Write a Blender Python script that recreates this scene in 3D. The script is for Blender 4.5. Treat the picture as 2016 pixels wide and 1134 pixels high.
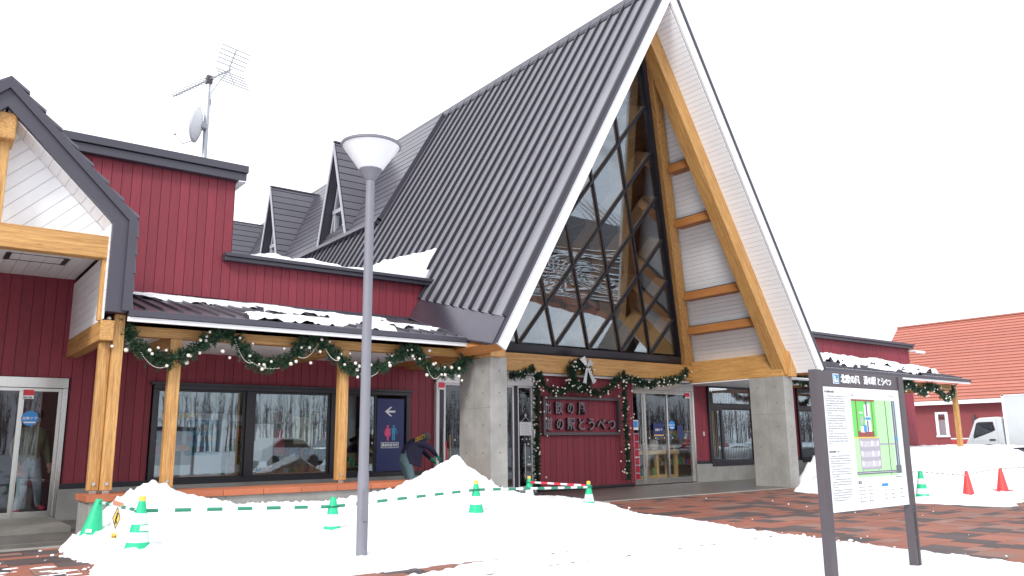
import bpy, bmesh, math, random
from mathutils import Vector, Matrix, noise
random.seed(7)
sc = bpy.context.scene
for o in list(bpy.data.objects): bpy.data.objects.remove(o, do_unlink=True)
C = sc.collection

# ------------------------------------------------------------ camera
cam_d = bpy.data.cameras.new('camera'); cam = bpy.data.objects.new('camera', cam_d); C.objects.link(cam)
a, b, c_ = 0.650393032, 0.191096609, -0.0112172169
ca, sa, cb, sb, cc, s_c = math.cos(a), math.sin(a), math.cos(b), math.sin(b), math.cos(c_), math.sin(c_)
fw = Vector((sa*cb, ca*cb, sb)); rt = Vector((ca, -sa, 0)); up = rt.cross(fw)
r2 = rt*cc + up*s_c; u2 = -rt*s_c + up*cc
mw = Matrix((r2, u2, -fw)).transposed().to_4x4(); mw.translation = Vector((0, 0, 1.2))
cam.matrix_world = mw
cam_d.sensor_width = 36; cam_d.lens = 36*1562.57/2016
cam_d.clip_start = 0.05; cam_d.clip_end = 2000
sc.camera = cam

# ------------------------------------------------------------ world + sun
SUN_EL, SUN_AZ = math.radians(38), math.atan2(-0.84, -0.54)   # azimuth as atan2(x, y) towards the sun
w = bpy.data.worlds.new('World'); sc.world = w; w.use_nodes = True
nt = w.node_tree; nt.nodes.clear()
N = nt.nodes.new
out = N('ShaderNodeOutputWorld'); bg = N('ShaderNodeBackground'); bg.inputs['Strength'].default_value = 0.1
sky = N('ShaderNodeTexSky'); sky.sky_type = 'NISHITA'; sky.sun_disc = False
sky.sun_elevation = SUN_EL; sky.sun_rotation = SUN_AZ
tc = N('ShaderNodeTexCoord'); mp = N('ShaderNodeMapping'); mp.inputs['Scale'].default_value = (1, 1, 2.2)
nz = N('ShaderNodeTexNoise'); nz.inputs['Scale'].default_value = 2.3; nz.inputs['Detail'].default_value = 7; nz.inputs['Roughness'].default_value = .55
cr = N('ShaderNodeValToRGB'); cr.color_ramp.elements[0].position = .26; cr.color_ramp.elements[0].color = (.72,)*3+(1,)
cr.color_ramp.elements[1].position = .40; cr.color_ramp.elements[1].color = (1,)*3+(1,)
nz2 = N('ShaderNodeTexNoise'); nz2.inputs['Scale'].default_value = 1.1; nz2.inputs['Detail'].default_value = 6
cr2 = N('ShaderNodeValToRGB'); cr2.color_ramp.elements[0].color = (9.3, 9.6, 10.2, 1); cr2.color_ramp.elements[1].color = (11.4, 11.5, 11.8, 1)
mx = N('ShaderNodeMix'); mx.data_type = 'RGBA'
L = nt.links.new
L(tc.outputs['Generated'], mp.inputs['Vector']); L(mp.outputs[0], nz.inputs['Vector']); L(mp.outputs[0], nz2.inputs['Vector'])
L(nz.outputs['Fac'], cr.inputs[0]); L(nz2.outputs['Fac'], cr2.inputs[0])
L(cr.outputs[0], mx.inputs[0]); L(sky.outputs[0], mx.inputs[6]); L(cr2.outputs[0], mx.inputs[7])
L(mx.outputs[2], bg.inputs['Color']); L(bg.outputs[0], out.inputs['Surface'])
sd = bpy.data.lights.new('sun', 'SUN'); sd.energy = 1.5 + .45; sd.angle = math.radians(14); sd.color = (1, .97, .92)
so = bpy.data.objects.new('sun', sd); C.objects.link(so)
tosun = Vector((math.sin(SUN_AZ)*math.cos(SUN_EL), math.cos(SUN_AZ)*math.cos(SUN_EL), math.sin(SUN_EL)))
so.rotation_euler = tosun.to_track_quat('Z', 'Y').to_euler()
sc.view_settings.view_transform = 'Standard'; sc.view_settings.look = 'None'
sc.view_settings.exposure = 0.58; sc.view_settings.gamma = 1; sc.view_settings.use_curve_mapping = False
sc.cycles.max_bounces = 8; sc.cycles.transparent_max_bounces = 16; sc.cycles.glossy_bounces = 4
sc.cycles.caustics_reflective = False; sc.cycles.caustics_refractive = False

# ------------------------------------------------------------ materials
def mat(name, col, rough=.6, metal=0., var=0., nscale=8., nvec=(1, 1, 1), nmix=0., col2=None, bump=0., bscale=40., spec=.5, coat=0., bvec=None, detail=5, ramp=(.35, .65), emis=0., rot=0.):
    m = bpy.data.materials.new(name); m.use_nodes = True
    t = m.node_tree; p = t.nodes['Principled BSDF']; K = t.nodes.new; J = t.links.new
    p.inputs['Roughness'].default_value = rough; p.inputs['Metallic'].default_value = metal
    p.inputs['Specular IOR Level'].default_value = spec; p.inputs['Coat Weight'].default_value = coat
    p.inputs['Base Color'].default_value = (*col, 1)
    g0 = K('ShaderNodeNewGeometry'); g = K('ShaderNodeVectorRotate'); g.rotation_type = 'Y_AXIS'; g.inputs['Angle'].default_value = math.radians(rot); J(g0.outputs['Position'], g.inputs['Vector'])
    cur = None
    if nmix > 0:
        vm = K('ShaderNodeVectorMath'); vm.operation = 'MULTIPLY'; vm.inputs[1].default_value = nvec
        oi = K('ShaderNodeObjectInfo'); va = K('ShaderNodeVectorMath'); va.operation = 'MULTIPLY_ADD'
        J(g.outputs[0], vm.inputs[0])
        cmb = K('ShaderNodeCombineXYZ'); ml = K('ShaderNodeMath'); ml.operation = 'MULTIPLY'; ml.inputs[1].default_value = 37.
        J(oi.outputs['Random'], ml.inputs[0]); 
        for i in range(3): J(ml.outputs[0], cmb.inputs[i])
        ad = K('ShaderNodeVectorMath'); ad.operation = 'ADD'; J(vm.outputs[0], ad.inputs[0]); J(cmb.outputs[0], ad.inputs[1])
        n = K('ShaderNodeTexNoise'); n.inputs['Scale'].default_value = nscale; n.inputs['Detail'].default_value = detail; n.inputs['Roughness'].default_value = .6
        J(ad.outputs[0], n.inputs['Vector'])
        r = K('ShaderNodeValToRGB'); r.color_ramp.elements[0].position = ramp[0]; r.color_ramp.elements[1].position = ramp[1]
        c2 = col2 or tuple(x*.6 for x in col)
        r.color_ramp.elements[0].color = (*[x*nmix+y*(1-nmix) for x, y in zip(c2, col)], 1); r.color_ramp.elements[1].color = (*col, 1)
        J(n.outputs['Fac'], r.inputs[0]); cur = r.outputs[0]
    if var > 0:
        oi2 = K('ShaderNodeObjectInfo'); mr = K('ShaderNodeMapRange'); mr.inputs['To Min'].default_value = 1-var; mr.inputs['To Max'].default_value = 1+var
        J(oi2.outputs['Random'], mr.inputs[0])
        mm = K('ShaderNodeMix'); mm.data_type = 'RGBA'; mm.blend_type = 'MULTIPLY'; mm.inputs[0].default_value = 1
        if cur: J(cur, mm.inputs[6])
        else: mm.inputs[6].default_value = (*col, 1)
        cb_ = K('ShaderNodeCombineColor')
        for i in range(3): J(mr.outputs[0], cb_.inputs[i])
        J(cb_.outputs[0], mm.inputs[7]); cur = mm.outputs[2]
    if cur: J(cur, p.inputs['Base Color'])
    if bump > 0:
        bn = K('ShaderNodeTexNoise'); bn.inputs['Scale'].default_value = bscale; bn.inputs['Detail'].default_value = 6
        v2 = K('ShaderNodeVectorMath'); v2.operation = 'MULTIPLY'; v2.inputs[1].default_value = bvec or (1, 1, 1)
        J(g.outputs[0], v2.inputs[0]); J(v2.outputs[0], bn.inputs['Vector'])
        bb = K('ShaderNodeBump'); bb.inputs['Strength'].default_value = bump; bb.inputs['Distance'].default_value = .02
        J(bn.outputs['Fac'], bb.inputs['Height']); J(bb.outputs[0], p.inputs['Normal'])
    if emis:
        p.inputs['Emission Color'].default_value = (*col, 1); p.inputs['Emission Strength'].default_value = emis
    return m

RED = mat('red_siding', (.245, .026, .046), .62, var=.10, nmix=.5, nscale=5, nvec=(7, 7, .5), bump=.35, bscale=30, bvec=(4, 4, .25), col2=(.15, .022, .034))
ROOFC = mat('clad_steel', (.115, .112, .138), .34, metal=.3, var=.06, nmix=.3, nscale=1.3, bump=.05, bscale=5)
REDBACK = mat('dark_red_backing', (.05, .008, .012), .8)
def wood(name, nvec, rot=0.): return mat(name, (.62, .355, .125), .55, var=.06, nmix=.8, nscale=3.5, nvec=nvec, bump=.15, bscale=18, bvec=nvec, col2=(.36, .165, .046), detail=8, ramp=(.34, .62), rot=rot)
def grain(m, nvec, rot=0.):
    t = m.node_tree; K = t.nodes.new; J = t.links.new; p = t.nodes['Principled BSDF']; src = p.inputs['Base Color'].links[0].from_socket
    g0 = K('ShaderNodeNewGeometry'); g = K('ShaderNodeVectorRotate'); g.rotation_type = 'Y_AXIS'; g.inputs['Angle'].default_value = math.radians(rot); J(g0.outputs['Position'], g.inputs['Vector']); v = K('ShaderNodeVectorMath'); v.operation = 'MULTIPLY'; v.inputs[1].default_value = nvec; J(g.outputs[0], v.inputs[0])
    n = K('ShaderNodeTexNoise'); n.inputs['Scale'].default_value = 16; n.inputs['Detail'].default_value = 5; n.inputs['Distortion'].default_value = .4; J(v.outputs[0], n.inputs['Vector'])
    r = K('ShaderNodeValToRGB'); r.color_ramp.elements[0].position = .36; r.color_ramp.elements[0].color = (.60, .55, .50, 1); r.color_ramp.elements[1].position = .56; r.color_ramp.elements[1].color = (1, 1, 1, 1); J(n.outputs['Fac'], r.inputs[0])
    v2 = K('ShaderNodeVectorMath'); v2.operation = 'MULTIPLY'; v2.inputs[1].default_value = tuple(max(.35, x*.16) for x in nvec); J(g.outputs[0], v2.inputs[0])
    vo = K('ShaderNodeTexVoronoi'); vo.inputs['Scale'].default_value = 3.6; J(v2.outputs[0], vo.inputs['Vector'])
    r2 = K('ShaderNodeValToRGB'); r2.color_ramp.elements[0].position = .035; r2.color_ramp.elements[0].color = (.28, .2, .14, 1); r2.color_ramp.elements[1].position = .10; r2.color_ramp.elements[1].color = (1, 1, 1, 1); J(vo.outputs['Distance'], r2.inputs[0])
    a = K('ShaderNodeMix'); a.data_type = 'RGBA'; a.blend_type = 'MULTIPLY'; a.inputs[0].default_value = .75; J(src, a.inputs[6]); J(r.outputs[0], a.inputs[7])
    b_ = K('ShaderNodeMix'); b_.data_type = 'RGBA'; b_.blend_type = 'MULTIPLY'; b_.inputs[0].default_value = .8; J(a.outputs[2], b_.inputs[6]); J(r2.outputs[0], b_.inputs[7]); J(b_.outputs[2], p.inputs['Base Color']); return m
WX = wood('glulam_x', (.35, 9, 12)); WY = wood('glulam_y', (9, .35, 12)); WZ = wood('glulam_z', (9, 9, .4)); WRK = {1: wood('glulam_right_rake', (9, 9, .4), 30), -1: wood('glulam_left_rake', (9, 9, .4), -30)}
grain(WRK[1], (9, 9, .4), 30); grain(WRK[-1], (9, 9, .4), -30)
for m_, nv_ in ((WX, (.35, 9, 12)), (WY, (9, .35, 12)), (WZ, (9, 9, .4))): grain(m_, nv_)
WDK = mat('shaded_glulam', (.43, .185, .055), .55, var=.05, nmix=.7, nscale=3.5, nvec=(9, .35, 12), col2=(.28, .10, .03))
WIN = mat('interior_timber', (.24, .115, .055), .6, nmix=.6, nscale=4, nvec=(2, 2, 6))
ROOF = mat('dark_violet_grey_steel', (.25, .25, .285), .38, metal=.25, nmix=.35, nscale=1.1, col2=(.17, .165, .195), bump=.05, bscale=4)
ROOF2 = mat('graphite_trim', (.062, .060, .080), .42, metal=.15, var=.05, nmix=.2, nscale=2)
FLASH = mat('flashing_steel', (.10, .09, .12), .22, metal=.55, nmix=.4, nscale=1.5, bump=.25, bscale=2.2)
WHITE = mat('white_painted_metal', (.80, .80, .82), .5, nmix=.12, nscale=2)
SOFF = mat('white_soffit_boards', (.90, .92, .95), .6, var=.02, nmix=.06, nscale=3)
CONC = mat('fair_faced_concrete', (.33, .325, .31), .8, nmix=.75, nscale=2.2, col2=(.19, .187, .175), bump=.3, bscale=14, detail=9, ramp=(.3, .7))
SLAB = mat('wet_concrete_slab', (.13, .12, .108), .38, nmix=.7, nscale=1.3, col2=(.07, .064, .06), bump=.1, bscale=20)
KERB = mat('pale_kerb', (.36, .34, .31), .8, nmix=.5, nscale=6)
FRAME = mat('black_aluminium', (.018, .017, .026), .35, nmix=.1)
STEEL = mat('stainless_steel', (.55, .54, .52), .25, metal=.9, nmix=.3, nscale=1.2, nvec=(1, 1, .2))
BRICKT = mat('terracotta_cap_tile', (.42, .13, .06), .7, var=.12, nmix=.3, nscale=9)
PV = [mat('paver_terracotta', (.265, .092, .058), .72, var=.16, nmix=.45, nscale=7, bump=.2, bscale=60, col2=(.20, .075, .055)),
      mat('paver_dusty_pink', (.245, .128, .10), .72, var=.14, nmix=.4, nscale=7, bump=.2, bscale=60),
      mat('paver_charcoal', (.078, .054, .054), .72, var=.2, nmix=.4, nscale=7, bump=.2, bscale=60)]
GROUT = mat('paver_joint', (.09, .06, .05), .8)
PVFAR = PV[0]
LAMPG = mat('grey_lamp_paint', (.19, .19, .225), .45, nmix=.15)
FROST = mat('frosted_white_acrylic', (.82, .83, .86), .25)
GREEN = mat('green_plastic', (.015, .50, .24), .45, nmix=.3, nscale=9)
GREENB = mat('green_band', (.02, .22, .13), .5)
REDC = mat('faded_red_plastic', (.72, .06, .06), .45, nmix=.3, nscale=9)
REFL = mat('reflective_white_band', (.62, .70, .76), .4)
YEL = mat('yellow_cap', (.80, .52, .10), .5)
BROWN = mat('dark_brown_post', (.075, .062, .072), .42, nmix=.15)
SIGNW = mat('white_sign_panel', (.78, .80, .83), .35)
BLK = mat('black_print', (.03, .03, .035), .5)
GREYP = mat('grey_print', (.42, .42, .45), .5); TXT = mat('text_ink', (.16, .16, .18), .5)
NAVY = mat('navy_panel', (.020, .030, .135), .5, nmix=.15)
PINKP = mat('pink_print', (.75, .08, .22), .5); BLUEP = mat('blue_print', (.04, .30, .52), .5)
REDP = mat('red_print', (.72, .035, .07), .5); BLUE2 = mat('bright_blue_print', (.03, .25, .65), .4)
PEARL = mat('pearl_bauble', (.80, .76, .68), .22, metal=.25)
NEED = mat('pine_needle', (.020, .060, .028), .55, var=.2, nmix=.5, nscale=12, col2=(.010, .028, .016))
SILV = mat('silver_ribbon', (.40, .40, .42), .32, metal=.6)
LETR = mat('grey_violet_lettering', (.17, .135, .165), .5)
TRUCKW = mat('white_truck_paint', (.56, .59, .61), .3, nmix=.12, nscale=2)
BRED = mat('barn_red_wall', (.22, .042, .048), .7, nmix=.2, nscale=2)
BROOF = mat('orange_red_shingle', (.43, .155, .115), .6, var=.06, nmix=.2, nscale=3)
PARAM = {}
def glass(name, refl, tint, dark=(.80, .88, .90)):
    m = bpy.data.materials.new(name); m.use_nodes = True; t = m.node_tree; t.nodes.clear(); K = t.nodes.new; J = t.links.new
    o = K('ShaderNodeOutputMaterial'); g = K('ShaderNodeBsdfGlossy'); g.inputs['Roughness'].default_value = .012; g.inputs['Color'].default_value = (*tint, 1)
    tr = K('ShaderNodeBsdfTransparent'); tr.inputs['Color'].default_value = (*dark, 1)
    lw = K('ShaderNodeLayerWeight'); lw.inputs['Blend'].default_value = .35
    mr = K('ShaderNodeMapRange'); mr.inputs['To Min'].default_value = refl; mr.inputs['To Max'].default_value = .75
    bn = K('ShaderNodeTexNoise'); bn.inputs['Scale'].default_value = .8; bn.inputs['Detail'].default_value = 2
    gg = K('ShaderNodeNewGeometry'); bb = K('ShaderNodeBump'); bb.inputs['Strength'].default_value = .012; bb.inputs['Distance'].default_value = .1
    J(gg.outputs['Position'], bn.inputs['Vector']); J(bn.outputs['Fac'], bb.inputs['Height']); J(bb.outputs[0], g.inputs['Normal'])
    pw = K('ShaderNodeMath'); pw.operation = 'POWER'; pw.inputs[1].default_value = 2.5
    J(lw.outputs['Facing'], pw.inputs[0]); J(pw.outputs[0], mr.inputs[0])
    mx = K('ShaderNodeMixShader'); J(mr.outputs[0], mx.inputs[0]); J(tr.outputs[0], mx.inputs[1]); J(g.outputs[0], mx.inputs[2]); J(mx.outputs[0], o.inputs[0])
    return m
GLASS = glass('window_glass', .12, (.80, .93, 1.0), (.93, .96, .97))
GLASSG = glass('gable_glass', .15, (.82, .93, 1.0), (.97, .97, .97))
GLASSR = glass('sky_mirror_glass', .55, (.9, .96, 1.0))
GLASSD = glass('door_glass', .04, (.85, .93, 1.0), (.96, .97, .98))
def snowmat():
    m = mat('snow', (.82, .84, .88), .6, nmix=.10, nscale=3, col2=(.70, .74, .80), bump=.8, bscale=22)
    m.node_tree.nodes['Principled BSDF'].inputs['Subsurface Weight'].default_value = 0
    return m
SNOW = snowmat()
SNOWD = mat('trodden_snow', (.70, .73, .78), .6, nmix=.5, nscale=5, col2=(.42, .44, .48), bump=.9, bscale=9)

# ------------------------------------------------------------ builders
WL = {}      # world location of every root / part
def V3(*a): return Vector(a)
class MB:
    def __init__(s): s.v = []; s.f = []; s.mi = []; s.m = []
    def add(s, vs, fs, m=None):
        k = len(s.v); s.v += [tuple(x) for x in vs]; s.f += [tuple(i+k for i in f) for f in fs]
        if m is not None and m not in s.m: s.m.append(m)
        s.mi += [s.m.index(m) if m is not None else 0]*len(fs); return s
    def box(s, x0, x1, y0, y1, z0, z1, m=None):
        v = [(x, y, z) for z in (z0, z1) for y in (y0, y1) for x in (x0, x1)]
        return s.add(v, [(0, 2, 3, 1), (4, 5, 7, 6), (0, 1, 5, 4), (2, 6, 7, 3), (0, 4, 6, 2), (1, 3, 7, 5)], m)
    def prism(s, poly, off, m=None):
        n = len(poly); off = Vector(off); A = [Vector(p) for p in poly]; B = [p+off for p in A]
        nrm = (A[1]-A[0]).cross(A[2]-A[1])
        if n > 3: nrm = sum(((A[i]-A[0]).cross(A[(i+1) % n]-A[0]) for i in range(1, n-1)), Vector())
        if nrm.dot(off) > 0: A.reverse(); B.reverse()
        return s.add(A+B, [tuple(range(n)), tuple(range(2*n-1, n-1, -1))]+[(i, n+i, n+(i+1) % n, (i+1) % n) for i in range(n)], m)
    def beam(s, p, q, wd, h, up=(0, 0, 1), m=None):
        p, q = Vector(p), Vector(q); d = (q-p).normalized(); side = d.cross(Vector(up)).normalized(); u = side.cross(d)
        c = [p+side*(i*wd/2)+u*(j*h/2) for i, j in ((-1, -1), (1, -1), (1, 1), (-1, 1))]
        return s.prism(c, q-p, m)
    def tube(s, pts, r, n=8, m=None, cap=True):
        pts = [Vector(p) for p in pts]; R = r if isinstance(r, (list, tuple)) else [r]*len(pts); vs = []; fs = []
        prev = None
        for i, p in enumerate(pts):
            d = (pts[min(i+1, len(pts)-1)]-pts[max(i-1, 0)]).normalized()
            if prev is None: u = d.orthogonal().normalized()
            else:
                u = prev-d*prev.dot(d); u = u.normalized() if u.length > 1e-6 else d.orthogonal().normalized()
            prev = u; vv = d.cross(u)
            vs += [p+(u*math.cos(t)+vv*math.sin(t))*R[i] for t in (2*math.pi*k/n for k in range(n))]
        for i in range(len(pts)-1):
            for k in range(n): fs.append((i*n+k, i*n+(k+1) % n, (i+1)*n+(k+1) % n, (i+1)*n+k))
        if cap: fs += [tuple(range(n-1, -1, -1)), tuple(range((len(pts)-1)*n, len(pts)*n))]
        return s.add(vs, fs, m)
    def lathe(s, prof, o=(0, 0, 0), n=16, m=None, ang=0, sq=0):
        o = Vector(o); vs = []; fs = []
        for r, z in prof:
            for k in range(n):
                t = 2*math.pi*k/n+ang; vs.append(o+Vector((r*math.cos(t), r*math.sin(t), z)))
        for i in range(len(prof)-1):
            for k in range(n): fs.append((i*n+k, i*n+(k+1) % n, (i+1)*n+(k+1) % n, (i+1)*n+k))
        fs += [tuple(range(n-1, -1, -1)), tuple(range((len(prof)-1)*n, len(prof)*n))]
        return s.add(vs, fs, m)
    def sphere(s, o, r, n=10, k=6, m=None, sc_=(1, 1, 1)):
        prof = [(max(1e-4, math.sin(math.pi*i/k))*1., -math.cos(math.pi*i/k)) for i in range(k+1)]
        o = Vector(o); vs = []; fs = []
        for rr, z in prof:
            for j in range(n):
                t = 2*math.pi*j/n; vs.append(o+Vector((rr*math.cos(t)*r*sc_[0], rr*math.sin(t)*r*sc_[1], z*r*sc_[2])))
        for i in range(k):
            for j in range(n): fs.append((i*n+j, i*n+(j+1) % n, (i+1)*n+(j+1) % n, (i+1)*n+j))
        return s.add(vs, fs, m)
    def build(s, name, m=None, parent=None, smooth=False, bevel=0, loc=None):
        if not s.v: return None
        xs = list(zip(*s.v)); c = Vector([(min(q)+max(q))/2 for q in xs]) if loc is None else Vector(loc)
        if parent is None and loc is None: c.z = min(xs[2])
        me = bpy.data.meshes.new(name); me.from_pydata([(x-c.x, y-c.y, z-c.z) for x, y, z in s.v], [], s.f)
        if s.m:
            for q in s.m: me.materials.append(q)
            me.polygons.foreach_set('material_index', s.mi)
        elif m: me.materials.append(m)
        if smooth:
            me.polygons.foreach_set('use_smooth', [True]*len(me.polygons))
            try: me.set_sharp_from_angle(angle=math.radians(40))
            except Exception: pass
        me.update()
        return place(name, me, c, parent, bevel)
def place(name, me, c, parent=None, bevel=0):
    o = bpy.data.objects.new(name, me); C.objects.link(o); c = Vector(c); WL[o.name] = c
    if parent is not None: o.parent = parent; o.location = c-WL[parent.name]
    else: o.location = c
    if bevel:
        b_ = o.modifiers.new('bevel', 'BEVEL'); b_.width = bevel; b_.segments = 2; b_.limit_method = 'ANGLE'
    return o
def tag(o, label=None, cat=None, group=None, kind=None):
    if label: o['label'] = label
    if cat: o['category'] = cat
    if group: o['group'] = group
    if kind: o['kind'] = kind
    return o
def thing(name, loc, label, cat, group=None, rz=0):
    o = bpy.data.objects.new(name, None); C.objects.link(o); o.location = loc; o.rotation_euler.z = rz; o.empty_display_size = .2
    WL[o.name] = Vector(loc); return tag(o, label, cat, group)
def copy_tree(root, loc, rot=None):
    def cp(o, par):
        n = o.copy(); C.objects.link(n); n.parent = par; WL[n.name] = WL.get(o.name, Vector())
        for ch in [x for x in kids.get(o.name, [])]: cp(ch, n)
        return n
    kids = {}
    for o in bpy.data.objects:
        if o.parent: kids.setdefault(o.parent.name, []).append(o)
    r = cp(root, None); r.location = loc; WL[r.name] = Vector(loc)
    if rot is not None: r.rotation_euler = rot
    return r
def B(name, x0, x1, y0, y1, z0, z1, m, parent=None, bevel=0): return MB().box(x0, x1, y0, y1, z0, z1).build(name, m, parent, bevel=bevel)
def clip(poly, n, d):
    out_ = []
    for i in range(len(poly)):
        p, q = poly[i], poly[(i+1) % len(poly)]; a_ = p[0]*n[0]+p[1]*n[1]-d; b_ = q[0]*n[0]+q[1]*n[1]-d
        if a_ >= 0: out_.append(p)
        if (a_ > 0) != (b_ > 0) and abs(a_-b_) > 1e-9:
            t = a_/(a_-b_); out_.append((p[0]+(q[0]-p[0])*t, p[1]+(q[1]-p[1])*t))
    r = []
    for p in out_:
        if not r or (p[0]-r[-1][0])**2+(p[1]-r[-1][1])**2 > 1e-7: r.append(p)
    if len(r) > 1 and (r[0][0]-r[-1][0])**2+(r[0][1]-r[-1][1])**2 < 1e-7: r.pop()
    return r
def strips(name, poly, across, width, gap, O, U, Vv, Nn, thick, m, parent, start=None, join=False, jitter=0., mats=None, bevel=0):
    """cut a convex polygon in the plane O+uU+vV into boards laid side by side along `across`; each is its own object"""
    O, U, Vv, Nn = map(Vector, (O, U, Vv, Nn)); al = math.hypot(*across); ax = (across[0]/al, across[1]/al)
    ds = [p[0]*ax[0]+p[1]*ax[1] for p in poly]; lo = min(ds) if start is None else start; hi = max(ds); J_ = MB(); res = []
    while lo > min(ds): lo -= width
    d = lo
    while d < hi-1e-4:
        q = clip(clip(poly, ax, d+gap/2), (-ax[0], -ax[1]), -(d+width-gap/2)); d += width
        if len(q) < 3: continue
        j = random.uniform(-jitter, jitter)
        P = [O+U*u+Vv*v+Nn*j for u, v in q]
        if join: J_.prism(P, Nn*thick)
        else: res.append(MB().prism(P, Nn*thick).build(name, (random.choice(mats) if mats else m), parent, bevel=bevel))
    if join: return J_.build(name, m, parent)
    return res
XZ = dict(U=(1, 0, 0), Vv=(0, 0, 1), Nn=(0, -1, 0))
def rect(a, b, c, d): return [(a, c), (b, c), (b, d), (a, d)]
def siding(poly, y, parent, width=.17, m=RED, start=0):
    return strips('wall_board', poly, (1, 0), width, .008, (0, y, 0), thick=.018, m=m, parent=parent, start=start, jitter=.0015, **XZ)
def text(s, O, size, m, parent=None, name='lettering', U=(1, 0, 0), Vv=(0, 0, 1), ext=.004, bold=0., align='LEFT', sx=1.):
    cu = bpy.data.curves.new(name, 'FONT'); cu.body = s; cu.size = size; cu.extrude = ext; cu.offset = bold; cu.align_x = align; cu.resolution_u = 3
    t = bpy.data.objects.new('tmp', cu); C.objects.link(t); me = bpy.data.meshes.new_from_object(t.evaluated_get(bpy.context.evaluated_depsgraph_get()))
    bpy.data.objects.remove(t); U, Vv = Vector(U), Vector(Vv); W = U.cross(Vv)
    for v in me.vertices: v.co = U*v.co.x*sx+Vv*v.co.y+W*v.co.z
    me.materials.clear(); me.materials.append(m)
    for p in me.polygons: p.material_index = 0
    return place(name, me, O, parent)
# ============================================================ THE STATION BUILDING
K = .57735; XC = 13.39; XO = XC-K*11.93; YF = 11.3
def xo(z): return XC-K*(11.93-z)          # outer left roof surface
S = thing('station_building', (XC, 15.3, 0), 'dark red timber station building with a tall steep black gabled hall and white barge boards', 'building')
def mir(x): return 2*XC-x
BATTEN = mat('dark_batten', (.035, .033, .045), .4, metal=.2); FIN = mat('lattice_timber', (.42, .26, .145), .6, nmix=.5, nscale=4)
# --- hall roof slab (both slopes) and barge boards
r_ = MB()
for sgn in (1, -1):
    f_ = (lambda x: x) if sgn > 0 else mir
    r_.prism([(f_(8.24), YF+.06, 2.93), (f_(XC), YF+.06, 11.86), (f_(XC), YF+.06, 11.42), (f_(8.41), YF+.06, 2.80)], (0, 34.5, 0))
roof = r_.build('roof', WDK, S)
HALLV = dict(U=(0, 1, 0), Vv=(.5, 0, .8660254), Nn=(-.8660254, 0, .5))
OL = (XO, 0, 0)
ys = [11.30]+[11.42+.4225*k for k in range(1, 82)]
def zjoint(y): return 3.42+(y-11.42)*.243 if y < 15.3 else 4.30
for i in range(len(ys)-1):
    y0, y1 = ys[i], ys[i+1]
    zt = 11.93 if y0 < 21.0 else 7.9
    if y0 < 15.3 and y1 > 15.3: y1c = y1
    za, zb = zjoint(y0), zjoint(min(y1, 15.29) if y0 < 15.3 else y1)
    q = MB(); O = Vector(OL); U = Vector((0, 1, 0)); W = Vector(HALLV['Vv']); Nn = Vector(HALLV['Nn'])
    j = random.uniform(-.003, .003)
    q.prism([O+U*y0+W*(za/.8660254)+Nn*j, O+U*(y1-.004)+W*(zb/.8660254)+Nn*j, O+U*(y1-.004)+W*(zt/.8660254), O+U*y0+W*(zt/.8660254)], Nn*.03, ROOF)
    w_ = .026
    a0 = O+U*y0+W*(za/.8660254); a1 = O+U*y0+W*(zt/.8660254)
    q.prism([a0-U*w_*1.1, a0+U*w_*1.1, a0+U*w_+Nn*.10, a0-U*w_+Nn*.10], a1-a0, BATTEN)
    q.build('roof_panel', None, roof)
# smooth lower flashing panel with slanted foot
ft = [(11.30, 2.90), (12.75, 3.18), (13.6, 3.44), (14.6, 3.72), (15.28, 3.93)]
P = [Vector(OL)+Vector((0, 1, 0))*y+Vector(HALLV['Vv'])*(z/.8660254) for y, z in ft+[(15.28, zjoint(15.28)-.01), (11.30, zjoint(11.30)-.01)]]
MB().prism(P, Vector(HALLV['Nn'])*.034).build('lower_flashing', FLASH, roof)
P2 = [P[i] for i in range(5)]
MB().tube([p+Vector((-.03, -.01, .0)) for p in P2], .028, 6).build('flashing_edge', ROOF2, roof, smooth=True)
# metal verge strip at the front edge, right slope skin, ridge cap
for f_, nm in ((lambda x: x, 1), (mir, -1)):
    MB().prism([(f_(8.17), YF-.035, 2.90), (f_(XC), YF-.035, 11.965), (f_(XC), YF-.035, 11.84), (f_(8.24), YF-.035, 2.92)], (0, .30, 0)).build('verge_strip', ROOF2, roof)
    MB().prism([(f_(8.245), YF, 2.93), (f_(XC), YF, 11.835), (f_(XC), YF, 11.37), (f_(8.45), YF, 2.81)], (0, .055, 0)).build('barge_board', WHITE, roof)
MB().prism([(mir(8.19), YF, 2.92), (XC, YF, 11.93), (XC, YF, 11.96), (mir(8.15), YF, 2.92)], (0, 34.6, 0)).build('right_roof_skin', ROOF, roof)
MB().prism([(XC-.16, YF-.05, 11.76), (XC, YF-.05, 12.03), (XC+.16, YF-.05, 11.76), (XC+.16, YF-.05, 11.84), (XC, YF-.05, 12.12), (XC-.16, YF-.05, 11.84)], (0, 34.7, 0)).build('ridge_cap', ROOF2, roof)
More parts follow.
